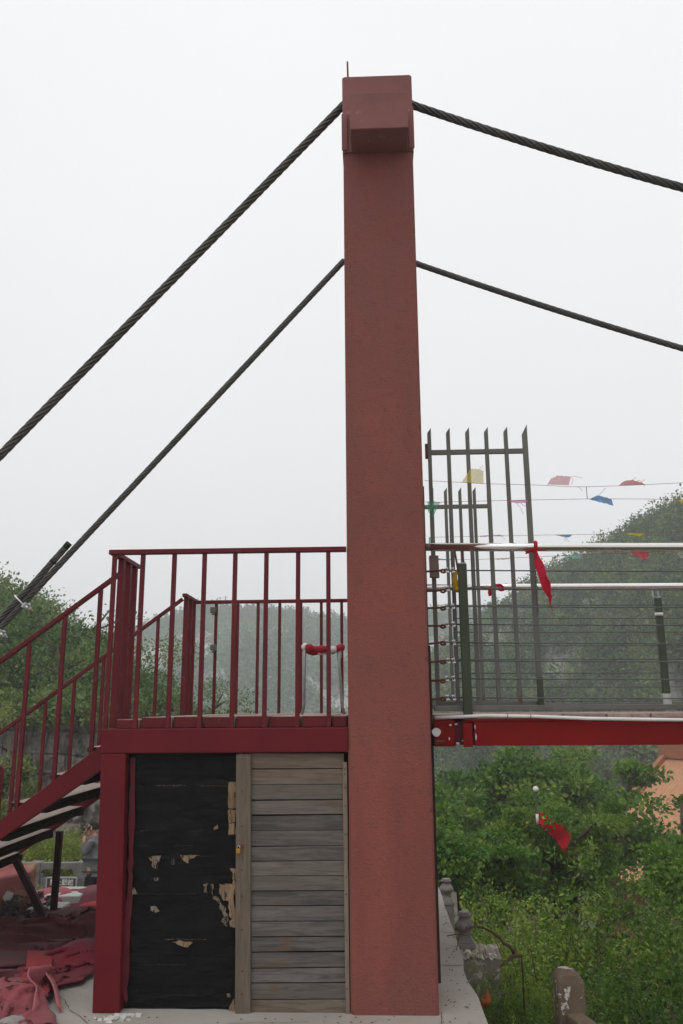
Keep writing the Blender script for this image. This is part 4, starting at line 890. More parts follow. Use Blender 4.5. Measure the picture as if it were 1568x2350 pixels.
for k in range(34):
    x = .36+k*.26; b = MB(); b.box((x, YN-.03, zbt+.0185), (x+.248, YR+.03, zd0+.004*rnd.random())); m = mesh('deck_plank', b, M['deckplank'], br, bevel=.003)
# railings of the bridge
def bridge_railing(Y, label, near):
    root = thing('bridge_railing', label, 'railing', (1.5, Y, zd0), 'bridge railings')
    tp = bline(1000 if near else 1012, 1255.5 if near else 1347.5, 1568, 1255.5 if near else 1345, Y)
    tp[0] = np.array([PX1+.06, Y, tp[0][2]])
    mb = MB(); mb.tube(tp, .0265, 18); mesh('top_rail', mb, M['stainless'], root, smooth=True)
    mb = MB(); mb.tube([tp[0]-np.array([.03, 0, 0]), tp[0]+np.array([.035, 0, 0])], .024, 12); mesh('rail_end', mb, M['woodblock'], root, smooth=True)
    k = 1 if near else 1700.0/1700
    lo = bline(990, 1626, 1568, 1627, Y) if near else bline(1000, 1622, 1568, 1620, Y)
    mb = MB(); mb.bar(lo[0]*0+np.array([PX1+.05, Y, lo[0][2]]), lo[-1], .03, .032); mesh('bottom_rail', mb, M['gate'], root, bevel=.003)
    xs_ = [float(P(1067.5, 1500, Y)[0])]; 
    while xs_[-1] < 8: xs_.append(xs_[-1]+1.95)
    if not near: xs_ = [float(P(1521, 1500, Y)[0])+1.95*i for i in (-1, 0, 1, 2, 3)]
    for i, x in enumerate(xs_):
        ztop = float(P(1066, 1296, Y)[2]) if near else float(P(1508, 1372, Y)[2]); zbot = zbt-.0 if near else lo[0][2]-.01
        hw = .0275; yy = Y-.03 if near else Y
        b = MB(); b.box((x-hw, yy-.02, zbot), (x+hw, yy+.02, ztop)); pm = mesh('post', b, M['postgreen'], root, bevel=.004)
        b = MB(); b.box((x-hw+.003, yy-.016, ztop+.0005), (x+hw-.003, yy+.016, ztop+.006)); mesh('post_cap', b, M['galv'], pm)
        zt_ = tp[0][2]
        for s in (-1, 1):
            b = MB(); b.bar((x+s*hw*.8, yy+.01, ztop-.06), (x+s*hw*.8-.018, Y, zt_-.02), .012, .006, up=(0, 1, 0)); mesh('bracket', b, M['rust'] if near else M['galv'], pm)
        if not near:
            zb2 = float(P(1512, 1410, Y)[2]); b = MB(); b.tube([(x, yy, zb2-.012), (x, yy, zb2+.012)], .034, 14); mesh('tape_band', b, M['white_pipe'], pm, smooth=True)
            b = MB(); b.box((x-hw-.012, yy-.022, lo[0][2]+.001), (x+hw+.002, yy+.022, lo[0][2]+.09)); mesh('base_bracket', b, M['galv'], pm, bevel=.003)
    ys_ = (1309, 1351, 1392, 1433, 1475, 1516.5, 1557.5, 1601) if near else (1389, 1419.5, 1451, 1482, 1513.5, 1545, 1577, 1609)
    for i, y in enumerate(ys_):
        ln = bline(1045, y, 1568, y+2.2, Y) if near else bline(1045, y, 1568, y-1, Y)
        r_ = .0042
        mb = MB(); mb.tube(ln, r_, 6)
        hk = P(1018, y+rnd.uniform(1, 6), Y); st_ = np.array([PX1+.01, Y, P(985, y+rnd.uniform(2, 7), Y)[2]])
        # tail folded back through the hook eye
        if near:
            mb.tube([ln[0]+np.array([.03, -.008, .002]), ln[0], P(1034, y-.5, Y), hk+np.array([.01, 0, .012])], r_, 6); mb.tube([hk+np.array([.01, 0, .012]), hk+np.array([-.012, .006, .004]), hk+np.array([.0, .008, -.012]), P(1030, y+2.5, Y), P(1048, y+3, Y)], r_*.95, 6)
        wr = mesh('wire_rope', mb, M['wire'], root, smooth=True)
        if near:
            mb = MB(); lp = [hk+np.array([.014*math.cos(t)-.004, .002*t, .009*math.sin(t)]) for t in np.linspace(2.6, -2.9, 12)]
            mb.tube([st_, (st_+lp[0])/2, lp[0]]+lp[1:], .0068, 8); mesh('anchor_hook', mb, M['rust'], wr, smooth=True)
            for cx_ in (1027+rnd.uniform(-2, 2), 1041+rnd.uniform(-2, 2)):
                c_ = P(cx_, y+.8, Y); mb = MB()
                for e in (-.006, .006):
                    mb.tube([c_+np.array([e+.006, -.004, -.011]), c_+np.array([e-.006, -.008, .017])], .0032, 6)
                mb.bar(c_+np.array([-.012, -.006, .013]), c_+np.array([.008, -.006, .017]), .012, .007); mb.bar(c_+np.array([-.006, -.004, -.009]), c_+np.array([.014, -.004, -.007]), .012, .008); mesh('rope_clip', mb, M['silver'], wr)
bridge_railing(YN, 'near bridge railing, a steel tube over stretched wire ropes ending in rusty hooks', True)
bridge_railing(YR, 'far bridge railing seen through the near one, with a dark leaning post', False)
pp = bline(999, 1644.5, 1568, 1652, YN-.085, n=30); pp = [p+np.array([0, 0, .012*math.exp(-((p[0]-.8)/.3)**2)-.01*math.exp(-((p[0]-.38)/.12)**2)]) for p in pp]
wp = thing('white_pipe', 'thin white plastic pipe lying along the near edge of the bridge deck', 'pipe', tuple(pp[0]))
mb = MB(); mb.tube(pp, .0105, 10); mesh('tube', mb, M['white_pipe'], wp, smooth=True)
for px in (1165, 1218):
    q = P(px, 1646, YN-.085); i = min(range(len(pp)), key=lambda i: abs(pp[i][0]-q[0])); z = np.interp(q[0], [p[0] for p in pp], [p[2] for p in pp]); mb = MB(); mb.tube([(q[0]-.002, YN-.085, z), (q[0]+.002, YN-.085, z)], .0122, 10); mesh('tie', mb, M['redsmear'], wp)
# gate leaves folded back against the railings
def gate(Y, bars, yt, yb_, railz, label, wlast, extra):
    root = thing('gate_leaf', label, 'gate', (float(P(bars[-1], yb_, Y)[0])-.3, Y, zd0), 'gate leaves')
    zb2 = float(P(bars[0], yb_, Y)[2]); ztp = float(P(bars[2], yt, Y)[2]); X = [float(P(x, 1500, Y)[0]) for x in bars]
    for i, x in enumerate(X):
        w = .0125 if i < len(X)-1 else wlast; y0, y1 = Y-.0125, Y+.0125; z2 = ztp; zl = z2-.036-(.018 if i == len(X)-1 else 0); z2 += (.012 if i == len(X)-1 else 0)
        b = MB(); b.hexa([(x-w, y0, zb2), (x+w, y0, zb2), (x+w, y1, zb2), (x-w, y1, zb2), (x-w, y0, zl), (x+w, y0, z2), (x+w, y1, z2), (x-w, y1, zl)]); mesh('bar', b, M['gate'], root, bevel=.0015)
    for z in (float(P(bars[2], railz, Y)[2]), zb2+.012):
        for i in range(len(X)-1):
            wa = .0125; wb = .0125 if i < len(X)-2 else wlast; b = MB(); b.box((X[i]+wa, Y-.0105, z-.0165), (X[i+1]-wb, Y+.0105, z+.0165)); mesh('cross_rail', b, M['gate'], root, bevel=.002)
    if extra:
        b = MB(); x = X[-1]; b.box((x-.022, Y-.045, zb2), (x+.014, Y-.013, zb2+.175)); mesh('bolt_housing', b, M['postgreen'], root, bevel=.004)
        b = MB(); b.box((X[0]-.03, Y-.015, float(P(975, 1052, Y)[2])), (X[0]-.0125, Y+.015, float(P(975, 1020, Y)[2]))); mesh('hinge', b, M['rust'], root)
    return X, zb2
# bar positions read at mid height
GN, zgn = gate(5.36, (1001.5, 1047.5, 1094.5, 1140.5, 1188, 1234.5), 981, 1621, 1037, 'near gate leaf of tall slant cut steel bars beside the pylon', .017, True)
gate(6.72, (968, 1003.5, 1036, 1070.5, 1105, 1139), 1119, 1616, 1163, 'smaller looking gate leaf of slant cut bars, behind the near one', .0125, False)
# chain on the near gate leaf
mb = MB(); x0 = GN[-1]; n_ = 22
for i in range(n_):
    t = i/(n_-1); c_ = P(1227+8*t, 1268+140*t, 5.31); ax_ = np.array([1.0, .0, 0]) if i % 2 == 0 else np.array([.3, 1, 0])
    ax_ = ax_/np.linalg.norm(ax_); mb.tube([c_+ax_*.006*math.cos(s)+np.array([0, 0, 1])*.0118*math.sin(s) for s in np.linspace(0, 2*math.pi, 13)[:-1]], .0021, 5, closed=True)
o = mesh('chain', mb, M['chainm'], loc=tuple(P(1230, 1335, 5.31)), smooth=True); tag(o, 'thin dark chain hanging down the end bar of the near gate leaf', 'chain')
b = MB(); p = [P(x, y, 5.26) for x, y in ((985, 1275), (1006, 1275), (1009, 1326), (987, 1325))]; b.prism([(v[0], v[2]) for v in p][::-1], 5.25, 5.29)
o = mesh('wooden_block', b, M['woodblock'], loc=tuple(p[3]), bevel=.004); tag(o, 'rough wooden block wedged beside the pylon above the top wire hook', 'wooden block')

# ------------------------------------------------------------------ ribbons and pennants
def ribbon_mb(pts, w, wave=.004, n=40, twist=0, Yj=.01, seed=0):
    pts = np.array(pts, float); s = np.concatenate([[0], np.cumsum(np.linalg.norm(np.diff(pts, axis=0), axis=1))]); q = np.linspace(0, s[-1], n)
    c = np.stack([np.interp(q, s, pts[:, k]) for k in range(3)], 1); c = np.stack([np.convolve(np.pad(c[:, k], 2, 'edge'), np.ones(5)/5, 'valid') for k in range(3)], 1)
    ws = np.interp(q, s, w) if hasattr(w, '__len__') else np.full(n, w); t = unit(np.gradient(c, axis=0)); vs = []; m = 6
    for i in range(n):
        side = unit(np.cross(t[i], [0, 1, 0])[None])[0]; a = twist*i/n; side = side*math.cos(a)+np.array([0, 1, 0])*math.sin(a)
        for k in range(m):
            u = k/(m-1)-.5; vs.append(c[i]+side*ws[i]*u+np.array([0, Yj*math.sin(u*9+i*.35+seed), 0]))
    mb = MB(); return mb.add(vs, gridquads(m, n))
rb = thing('ribbon', 'bright red cloth ribbon knotted round the near stainless rail, its tail blowing', 'ribbon', tuple(P(1228, 1250, YN)))
q = P(1227.5, 1256, YN); mb = MB(); mb.tube([q+np.array([.004*math.sin(t), .031*math.cos(t), .031*math.sin(t)]) for t in np.linspace(0, 6.2832, 17)[:-1]], .013, 6, closed=True); mesh('knot', mb, M['ribbon'], rb, smooth=True)
mb = ribbon_mb([P(1229, 1262, YN-.04), P(1236, 1290, YN-.05), P(1247, 1325, YN-.06), P(1254, 1357, YN-.05), P(1262, 1372, YN-.05)], [.012, .05, .055, .03, .018], n=44, seed=1); mesh('tail', mb, M['ribbon'], rb, smooth=True, fix=False)
mb = ribbon_mb([P(1249, 1318, YN-.06), P(1260, 1338, YN-.07), P(1263, 1370, YN-.06), P(1262, 1385, YN-.06), P(1269, 1403, YN-.05)], [.02, .018, .02, .006, .002], n=40, seed=3); mesh('tail', mb, M['ribbon'], rb, smooth=True, fix=False)
mb = ribbon_mb([P(1228, 1262, YN-.03), P(1215, 1266, YN-.03), P(1205, 1268, YN-.02)], [.012, .016, .022], n=14); mesh('loop', mb, M['ribbon'], rb, smooth=True, fix=False)
mb = ribbon_mb([P(1228, 1264, YN-.03), P(1240, 1264, YN-.03), P(1254, 1264, YN-.02)], [.008, .006, .003], n=14); mesh('loop', mb, M['ribbon'], rb, smooth=True, fix=False)
rb = thing('ribbon', 'dark red ribbon bow tied to the far railing tube, seen between the gate bars', 'ribbon', tuple(P(1140, 1345, YR-.04)))
mb = ribbon_mb([P(1128, 1368, YR-.05), P(1125, 1358, YR-.05), P(1131, 1346, YR-.05), P(1141, 1342, YR-.04)], [.05, .04, .035, .02], n=24); mesh('tail', mb, M['ribbon'], rb, smooth=True, fix=False)
mb = ribbon_mb([P(1139, 1343, YR-.05), P(1150, 1343, YR-.05), P(1157, 1352, YR-.05), P(1148, 1355, YR-.05), P(1141, 1350, YR-.05)], [.018, .028, .03, .024, .018], n=24); mesh('loop', mb, M['ribbon'], rb, smooth=True, fix=False)
rb = thing('ribbon', 'yellow cloth strip knotted on the wire clips at the top of the green post', 'ribbon', tuple(P(1046, 1330, YN-.04)))
mb = ribbon_mb([P(1050, 1309, YN-.03), P(1044, 1322, YN-.04), P(1045, 1336, YN-.04), P(1046, 1349, YN-.03)], [.014, .03, .034, .028], n=24); mesh('tail', mb, M['ribbon_y'], rb, smooth=True, fix=False)
q = P(1050, 1352.5, YN-.02); mb = MB(); mb.lathe(q, [(.004, -.02), (.02, -.014), (.025, 0), (.018, .014), (.004, .02)], 10); mesh('knot', mb, M['ribbon_y'], rb, smooth=True)

def pennants(label, Y, line, flags, ext=10.0, names=()):
    pts = [P(x, y, Y) for x, y in line]; a, b = pts[-2], pts[-1]
    root = thing('pennant_string', label, 'bunting', tuple(pts[0]), 'strings of pennants')
    pts = pts+[b+(b-a)*k*1.2 for k in (1, 2, 3, 4)]
    mb = MB(); mb.tube(pts, .0014, 5); mesh('string', mb, M['thread'], root)
    for fi, (poly, m, fr) in enumerate(flags):
        # poly: outline round the flag, top edge first; filled as a fan of strips with a gentle billow
        nl = len(poly)//2; A_ = poly[:nl]; B_ = poly[nl:][::-1]; nu, nv = 16, 6; vs = []
        def along(L, t):
            L = np.array(L, float); s = np.linspace(0, 1, len(L)); return np.array([np.interp(t, s, L[:, 0]), np.interp(t, s, L[:, 1])])
        for j in range(nv):
            for i in range(nu):
                t = i/(nu-1); v = j/(nv-1); p = along(A_, t)*(1-v)+along(B_, t)*v; yy = Y+.02*v*math.sin(t*7+fi)+.006*math.sin(v*5+t*11)
                if j == nv-1: p = p+np.array([0, rnd.uniform(-1.2, 1.2)])
                vs.append(P(p[0], p[1], yy))
        mb = MB(); mb.add(vs, gridquads(nu, nv)); fo = mesh('pennant', mb, M[m], root, smooth=True, fix=False)
        for th in fr:
            mb = MB(); mb.tube([P(x, y, Y+.01*k) for k, (x, y) in enumerate(th)], .0013, 4); mesh('frayed_thread', mb, M[m], fo)
    return root
pennants('top pennant string with yellow, pale pink and red tatters blown upward', 5.12, [(975, 1103), (1060, 1107), (1110, 1110), (1230, 1113), (1308, 1117), (1346, 1117), (1420, 1115), (1568, 1108)],
    [([(1060, 1107), (1085, 1108), (1110, 1109.5), (1110, 1080), (1098, 1077), (1080, 1075)], 'f_yellow', [[(1098, 1078), (1104, 1072), (1109, 1068)], [(1102, 1078), (1109, 1075)]]),
     ([(1256, 1112), (1282, 1113), (1306, 1113.5), (1310, 1094), (1282, 1091), (1265, 1098)], 'f_pink', [[(1304, 1094), (1320, 1093), (1338, 1097)], [(1306, 1094), (1316, 1100), (1312, 1112)], [(1325, 1117), (1333, 1121), (1336, 1127)]]),
     ([(1420, 1114), (1450, 1113), (1481, 1112), (1474, 1108), (1450, 1101), (1432, 1104)], 'f_red', [[(1448, 1103), (1455, 1099), (1461, 1095)], [(1458, 1105), (1468, 1102), (1476, 1112)], [(1470, 1108), (1477, 1102), (1482, 1101)], [(1476, 1111), (1481, 1116)]])])
pennants('second pennant string, hung just under the top one, with green, magenta and blue flags', 5.14, [(975, 1152), (1010, 1152.5), (1100, 1150), (1240, 1147), (1348, 1145), (1440, 1145), (1568, 1146)],
    [([(981, 1151), (993, 1150), (1010, 1153), (994, 1187), (990, 1184), (982, 1172)], 'f_green', [[(1005, 1153), (1014, 1155)]]),
     ([(1152, 1148.5), (1185, 1147.5), (1212, 1146.5), (1210, 1153), (1190, 1156), (1170, 1150)], 'f_mag', [[(1182, 1153), (1195, 1165), (1201, 1180)], [(1196, 1155), (1202, 1160), (1209, 1163)]]),
     ([(1352, 1146), (1372, 1136), (1404, 1146), (1408, 1160), (1380, 1153), (1360, 1148)], 'f_blue', [[(1376, 1135), (1385, 1126), (1390, 1120)], [(1386, 1143), (1393, 1140), (1396, 1146)]]),
     ([(1554, 1146), (1575, 1146), (1600, 1147), (1600, 1160), (1580, 1158), (1562, 1152)], 'f_ygreen', [])])
pennants('third pennant string, close above the near stainless rail, with small blue and frayed yellow flags', 6.4, [(984, 1233), (1100, 1231), (1240, 1228), (1400, 1225.5), (1568, 1220)],
    [([(984, 1233), (989, 1233), (996, 1233), (990, 1247), (987, 1250), (984, 1252)], 'f_mint', []),
     ([(1101, 1229.5), (1125, 1228), (1150, 1227), (1150, 1230), (1125, 1231), (1101, 1231.5)], 'f_mag', [[(1145, 1228), (1153, 1232), (1160, 1238)], [(1148, 1229), (1157, 1229)]]),
     ([(1272, 1227.5), (1292, 1227), (1314, 1226.5), (1308, 1233), (1296, 1233), (1280, 1229)], 'f_blue', [[(1298, 1233), (1302, 1238), (1307, 1243)], [(1304, 1232), (1300, 1240)], [(1294, 1233), (1299, 1242)]]),
     ([(1428, 1225), (1455, 1223), (1478, 1224), (1470, 1231), (1458, 1228), (1440, 1225.5)], 'f_ygreen', [[(1462, 1228), (1472, 1234), (1485, 1239)], [(1470, 1227), (1477, 1232), (1481, 1237)], [(1466, 1229), (1476, 1238)]])])
pennants('lowest pennant string, passing below the near stainless rail, with mint and red flags', 6.45, [(984, 1285), (1100, 1284), (1290, 1275), (1400, 1270), (1568, 1264)],
    [([(1003, 1281), (1020, 1283), (1041, 1283), (1040, 1286), (1020, 1286), (1004, 1285)], 'f_blue', [[(1025, 1285), (1024, 1291)]]),
     ([(1135, 1283), (1160, 1281), (1182, 1278), (1180, 1281), (1160, 1284), (1137, 1284)], 'f_pink', []),
     ([(1292, 1274), (1312, 1273), (1333, 1271), (1332, 1281), (1318, 1281), (1304, 1277)], 'f_mint', [[(1318, 1280), (1323, 1287), (1330, 1286)], [(1324, 1280), (1330, 1282), (1331, 1287)]]),
     ([(1446, 1265), (1465, 1264), (1483, 1263), (1492, 1276), (1480, 1284), (1458, 1276)], 'f_red', [[(1484, 1268), (1490, 1274), (1494, 1279)], [(1474, 1280), (1486, 1288)]])])
mb = MB(); mb.tube([P(1346, 1117, 5.13), P(1347, 1131, 5.13), P(1348, 1145, 5.13)], .0022, 5); o = mesh('thread', mb, M['thread'], loc=tuple(P(1347, 1145, 5.13))); tag(o, 'short upright thread tying the two top pennant strings together', 'thread')

# ------------------------------------------------------------------ carpets thrown on the terrace
def crumple(quad, z0, seed, res=.026, comp=.72, bump_=(), steps=90, axis=None):
    """A sheet of cloth larger than the patch it is pushed into, let go on the ground: it buckles into folds."""
    rs = np.random.RandomState(seed); q = np.array([G(x, y, z0)[:2] for x, y in quad]); W = (np.linalg.norm(q[1]-q[0])+np.linalg.norm(q[2]-q[3]))/2; Dp = (np.linalg.norm(q[3]-q[0])+np.linalg.norm(q[2]-q[1]))/2
    nu, nv = int(min(130, max(14, W/res))), int(min(110, max(14, Dp/res))); u = np.linspace(0, 1, nu)[None]; v = np.linspace(0, 1, nv)[:, None]
    p = np.zeros((nv, nu, 3))
    for k in (0, 1): p[..., k] = q[0][k]*(1-u)*(1-v)+q[1][k]*u*(1-v)+q[2][k]*u*v+q[3][k]*(1-u)*v
    rest0 = p.copy(); cu, cv_ = (comp if hasattr(comp, '__len__') else (comp, comp)); f_ = 1.5/(W+.3)
    wx = u*W*2.4+.5*fbm(u*W*2, v*Dp*2, 5, seed+8, 2); wy = v*Dp*2.4+.5*fbm(u*W*2, v*Dp*2, 6, seed+9, 2)
    p[..., 2] = z0+.02+.11*(1-np.abs(vn(wx+seed, wy*1.6, 0, seed)))**2.2+.05*(1-np.abs(vn(wx*2.3+seed, wy*2.6, 1, seed+1)))**2+.004*rs.rand(nv, nu)
    p[..., 0] += .05*fbm(u*W*2.5, v*Dp*2.5, 1, seed+2, 3); p[..., 1] += .05*fbm(u*W*2.5, v*Dp*2.5, 2, seed+3, 3)
    gz = np.full((nv, nu), z0+.012)
    def ground(P_):
        g_ = np.full((nv, nu), z0+.012)
        for bx, by, br_, bh in bump_: d2 = ((P_[..., 0]-bx)**2+(P_[..., 1]-by)**2)/br_**2; g_ = np.maximum(g_, z0+.012+bh*np.exp(-d2**1.5))
        return g_
    cons = []
    for di, dj, st in ((0, 1, 1.0), (1, 0, 1.0), (1, 1, .6), (1, -1, .6), (0, 2, .07), (2, 0, .07)):
        a = [slice(0, nv-di), slice(max(0, -dj), nu-max(0, dj))]; b = [slice(di, nv), slice(max(0, dj), nu+min(0, dj))]
        L0 = np.sqrt(((rest0[tuple(b)]-rest0[tuple(a)])*np.array([1/cu, 1/cv_, 1]) ** 1)[..., :2].__pow__(2).sum(-1)); cons.append((tuple(a), tuple(b), L0, st))
    vel = np.zeros_like(p)
    for it in range(steps):
        old = p.copy(); vel *= .9; vel[..., 2] -= .0026; p = p+vel
        for _ in range(4):
            for a, b, L0, st in cons:
                d = p[b]-p[a]; l = np.sqrt((d*d).sum(-1))+1e-9; c_ = (d*((l-L0)/l*.5*st*.8)[..., None]); w_ = .5
                p[a] += c_*w_; p[b] -= c_*w_
        g_ = ground(p); hit = p[..., 2] < g_; p[..., 2] = np.maximum(p[..., 2], g_)
        p[..., :2] = np.where(hit[..., None], old[..., :2]*.75+p[..., :2]*.25, p[..., :2]); vel = np.clip(p-old, -.02, .02)
    return p, nu, nv
def carpet(name, label, mats, quad, seed, z0=0.0, comp=.75, bumps=(), res=.026, lift=0.0):
    bm_ = [(*G(x, y, z0)[:2], r_, h_) for x, y, r_, h_ in bumps]
    p, nu, nv = crumple(quad, z0, seed, res, comp, bm_); p[..., 2] += lift
    o = npmesh(name, p.reshape(-1, 3), gridquads(nu, nv), mats, loc=(float(p[..., 0].mean()), float(p[..., 1].mean()), z0), smooth=True)
    md = o.modifiers.new('thickness', 'SOLIDIFY'); md.thickness = .005; md.offset = -1
    return tag(o, label, 'carpet', 'heaped carpets')
# quads: corners measured on the terrace (near left, near right, far right, far left)
carpet('carpet', 'pale pink carpet draped over lumps beside the pink block, farthest of the heap', [M['carpet_pink']], [(66, 2092), (186, 2090), (204, 2066), (76, 2068)], 3, z0=-.14, comp=.72, bumps=((120, 2076, .3, .12), (160, 2076, .2, .1)))
carpet('carpet', 'pink carpet spreading over the rubble in front of the pink block', [M['carpet_pink']], [(-90, 2108), (105, 2110), (120, 2088), (-80, 2086)], 5, z0=-.1, comp=.82)
carpet('carpet', 'mauve grey carpet bulging beside the red column, behind the red roll', [M['carpet_mauve']], [(168, 2092), (250, 2092), (255, 2062), (174, 2062)], 7, z0=-.14, comp=.8, bumps=((215, 2076, .25, .13),))
carpet('carpet', 'bright red carpet roll lying against the red column', [M['carpet_red']], [(150, 2116), (252, 2118), (252, 2088), (166, 2090)], 9, z0=-.05, comp=.72, bumps=((220, 2102, .2, .09),))
carpet('carpet', 'broad dark maroon carpet with long folds in the middle of the heap', [M['carpet_maroon']], [(-160, 2210), (252, 2176), (255, 2104), (20, 2118)], 14, comp=(.86, .66), bumps=((150, 2130, .3, .1), (215, 2140, .25, .12), (60, 2150, .3, .08)), res=.024)
carpet('carpet', 'dark brownish carpet with a rolled edge lying between the maroon and magenta ones', [M['carpet_maroon']], [(-150, 2240), (240, 2206), (245, 2166), (-60, 2192)], 17, comp=(.9, .62), lift=.03, res=.022)
carpet('carpet', 'dusty mauve carpet at the left edge, half under the front pink one', [M['carpet_mauve']], [(-130, 2290), (80, 2268), (90, 2216), (-90, 2224)], 33, comp=.74, lift=.01)
carpet('carpet', 'deep magenta carpet with a wavy folded edge lying beside the column foot', [M['carpet_magenta']], [(34, 2296), (186, 2264), (236, 2188), (60, 2202)], 21, comp=(.78, .76), bumps=((190, 2210, .18, .1),), lift=.02, res=.02)
carpet('carpet', 'bright red strip of carpet folded over the magenta one', [M['carpet_red']], [(58, 2290), (98, 2296), (120, 2206), (84, 2206)], 27, comp=(.6, .85), lift=.05, res=.018)
carpet('carpet', 'front pink carpet with sharp folds at the lower left corner', [M['carpet_pink']], [(-150, 2400), (118, 2376), (74, 2278), (-80, 2268)], 41, comp=(.68, .72), bumps=((20, 2300, .2, .08),), lift=.012, res=.02)
# a strip of carpet standing on edge in a loop on the front carpet
lp = [(40, 2352), (74, 2338), (92, 2318), (84, 2304), (72, 2300), (80, 2288), (100, 2278), (116, 2274), (130, 2284), (138, 2304), (142, 2330)]
base_ = [G(x, y, 0) for x, y in lp]; s_ = np.linspace(0, 1, len(base_)); q = np.linspace(0, 1, 70); C_ = np.stack([np.interp(q, s_, np.array(base_)[:, k]) for k in range(3)], 1)
C_ = np.stack([np.convolve(np.pad(C_[:, k], 4, 'edge'), np.ones(9)/9, 'valid') for k in range(3)], 1); vs = []; nrm = unit(np.cross(np.gradient(C_, axis=0), [0, 0, 1.0]))
hgt_ = .03+.12*np.sin(np.pi*np.clip((q-.12)/.88, 0, 1))**.7*(1+.15*np.sin(q*17))
for i in range(70):
    for k in range(9): t_ = k/8; vs.append(C_[i]+np.array([0, 0, .006+hgt_[i]*t_])+nrm[i]*(.09*t_*t_*(1 if q[i] > .45 else -.6)+.012*math.sin(t_*5+i*.5))*hgt_[i]/.2)
mb = MB(); mb.add(vs, gridquads(9, 70)); o = mesh('carpet', mb, M['carpet_loop'], loc=tuple(C_[0]), smooth=True, fix=False); md = o.modifiers.new('thickness', 'SOLIDIFY'); md.thickness = .009
tag(o, 'strip of carpet standing on edge in a loop, red inside and pink outside', 'carpet', 'heaped carpets')
# rubble
rsr = np.random.RandomState(12); mb = MB()
for i in range(520):
    c_ = G(rsr.uniform(-90, 120), rsr.uniform(2092, 2150), 0); hgt_ = .16*max(0, 1-abs(c_[0]+2.75)/.6)*rsr.rand(); r_ = .008+.018*rsr.rand()**2; d = unit(rsr.randn(8, 3))*r_*(.7+.6*rsr.rand(8, 1))
    o8 = np.array([[-1, -1, -1], [1, -1, -1], [1, 1, -1], [-1, 1, -1], [-1, -1, 1], [1, -1, 1], [1, 1, 1], [-1, 1, 1]])*r_*.7+d*.5; mb.hexa(o8+c_+np.array([0, 0, hgt_+.02]))
o = mesh('rubble', mb, M['rubble'], loc=tuple(G(40, 2120, 0))); tag(o, 'dark gravelly rubble between the carpets at the left edge', 'rubble', kind='stuff')
def lump(name, c_, r_, mat, label, cat, seed, squash=.5):
    bm = bmesh.new(); bmesh.ops.create_icosphere(bm, subdivisions=4, radius=1); mb = MB()
    mb.v = [tuple(np.array(v.co)*np.array([1, .8, squash])*r_*(1+.28*float(fbm(v.co.x*1.4, v.co.y*1.4, v.co.z*1.4, seed, 4)))+np.array(c_)) for v in bm.verts]; mb.f = [tuple(v.index for v in f.verts) for f in bm.faces]; bm.free()
    o = mesh(name, mb, mat, loc=tuple(c_), smooth=True); return tag(o, label, cat)
lump('concrete_lump', G(25, 2356, .02), .085, M['rough_lump'], 'broken grey concrete lump at the lower left corner, on the front carpet', 'rubble', 4)
mb = MB()
for i in range(46):
    c_ = G(rsr.normal(268, 16) if i < 30 else rsr.normal(300, 12), rsr.uniform(2331, 2345) if i < 30 else 2329+rsr.rand()*4, 0); r_ = .004+.01*rsr.rand(); o8 = np.array([[-1, -1, -.3], [1, -1, -.3], [1, 1, -.3], [-1, 1, -.3], [-1, -1, .3], [1, -1, .3], [1, 1, .3], [-1, 1, .3]])*r_*(.5+rsr.rand(8, 1)); mb.hexa(o8+c_+np.array([0, 0, .004]))
o = mesh('plaster_chips', mb, M['plaster'], loc=tuple(G(275, 2335, 0))); tag(o, 'scatter of broken white plaster chips at the foot of the red column', 'debris', kind='stuff')
mb = MB()
for i in range(26):
    c_ = G(rsr.uniform(130, 1090), rsr.uniform(2332, 2349), 0); l_ = .004+.012*rsr.rand(); a_ = rsr.rand()*6.3; mb.bar(c_+np.array([0, 0, .003]), c_+np.array([l_*math.cos(a_), l_*math.sin(a_), .004]), .004, .003)
for i in range(38):
    y_ = rsr.uniform(2060, 2345); x_ = 1012+(y_-2040)*.3226*rsr.uniform(.15, .95); c_ = G(x_, y_, 0); l_ = .005+.022*rsr.rand()**3; a_ = rsr.rand()*6.3; mb.bar(c_+np.array([0, 0, .003]), c_+np.array([l_*math.cos(a_), l_*math.sin(a_), .005]), .004, .003)
o = mesh('twig_litter', mb, M['twig'], loc=(0, 5, 0)); tag(o, 'bits of twig and dirt scattered over the concrete terrace', 'litter', kind='stuff')

# ------------------------------------------------------------------ things at the left, behind the stair
b = MB(); Yb = 6.9; f0 = [P(-40, 2040, Yb), P(72, 2001, Yb)]; k0 = [P(-40, 1990, Yb+1.0), P(87, 1978, Yb+1.0)]
x1 = f0[1][0]; Ye = Yof(87, 1978, x1); k0 = [P(-40, 1990, Ye), P(87, 1978, Ye)]; x0 = f0[0][0]-.5; zA, zB = f0[1][2], k0[1][2]
b.hexa([(x0, Yb, -.6), (x1, Yb, -.6), (x1, Ye, -.6), (x0, Ye, -.6), (x0, Yb, zA-.16), (x1, Yb, zA), (x1, Ye, zB), (x0, Ye, zB-.05)])
o = mesh('anchor_block', b, M['pinkwall'], loc=(x0, Yb, 0), bevel=.015); tag(o, 'pink painted concrete anchor block behind the stair prop', 'concrete block')
b = MB(); q = [P(x, y, Yb-.012) for x, y in ((6, 2060), (17, 2044), (32, 2050), (24, 2068), (14, 2073))]; b.prism([(v[0], v[2]) for v in q], Yb-.013, Yb-.008); o = mesh('paper_scrap', b, M['paper'], loc=tuple(q[0])); tag(o, 'torn white paper scrap stuck on the pink concrete block', 'paper')
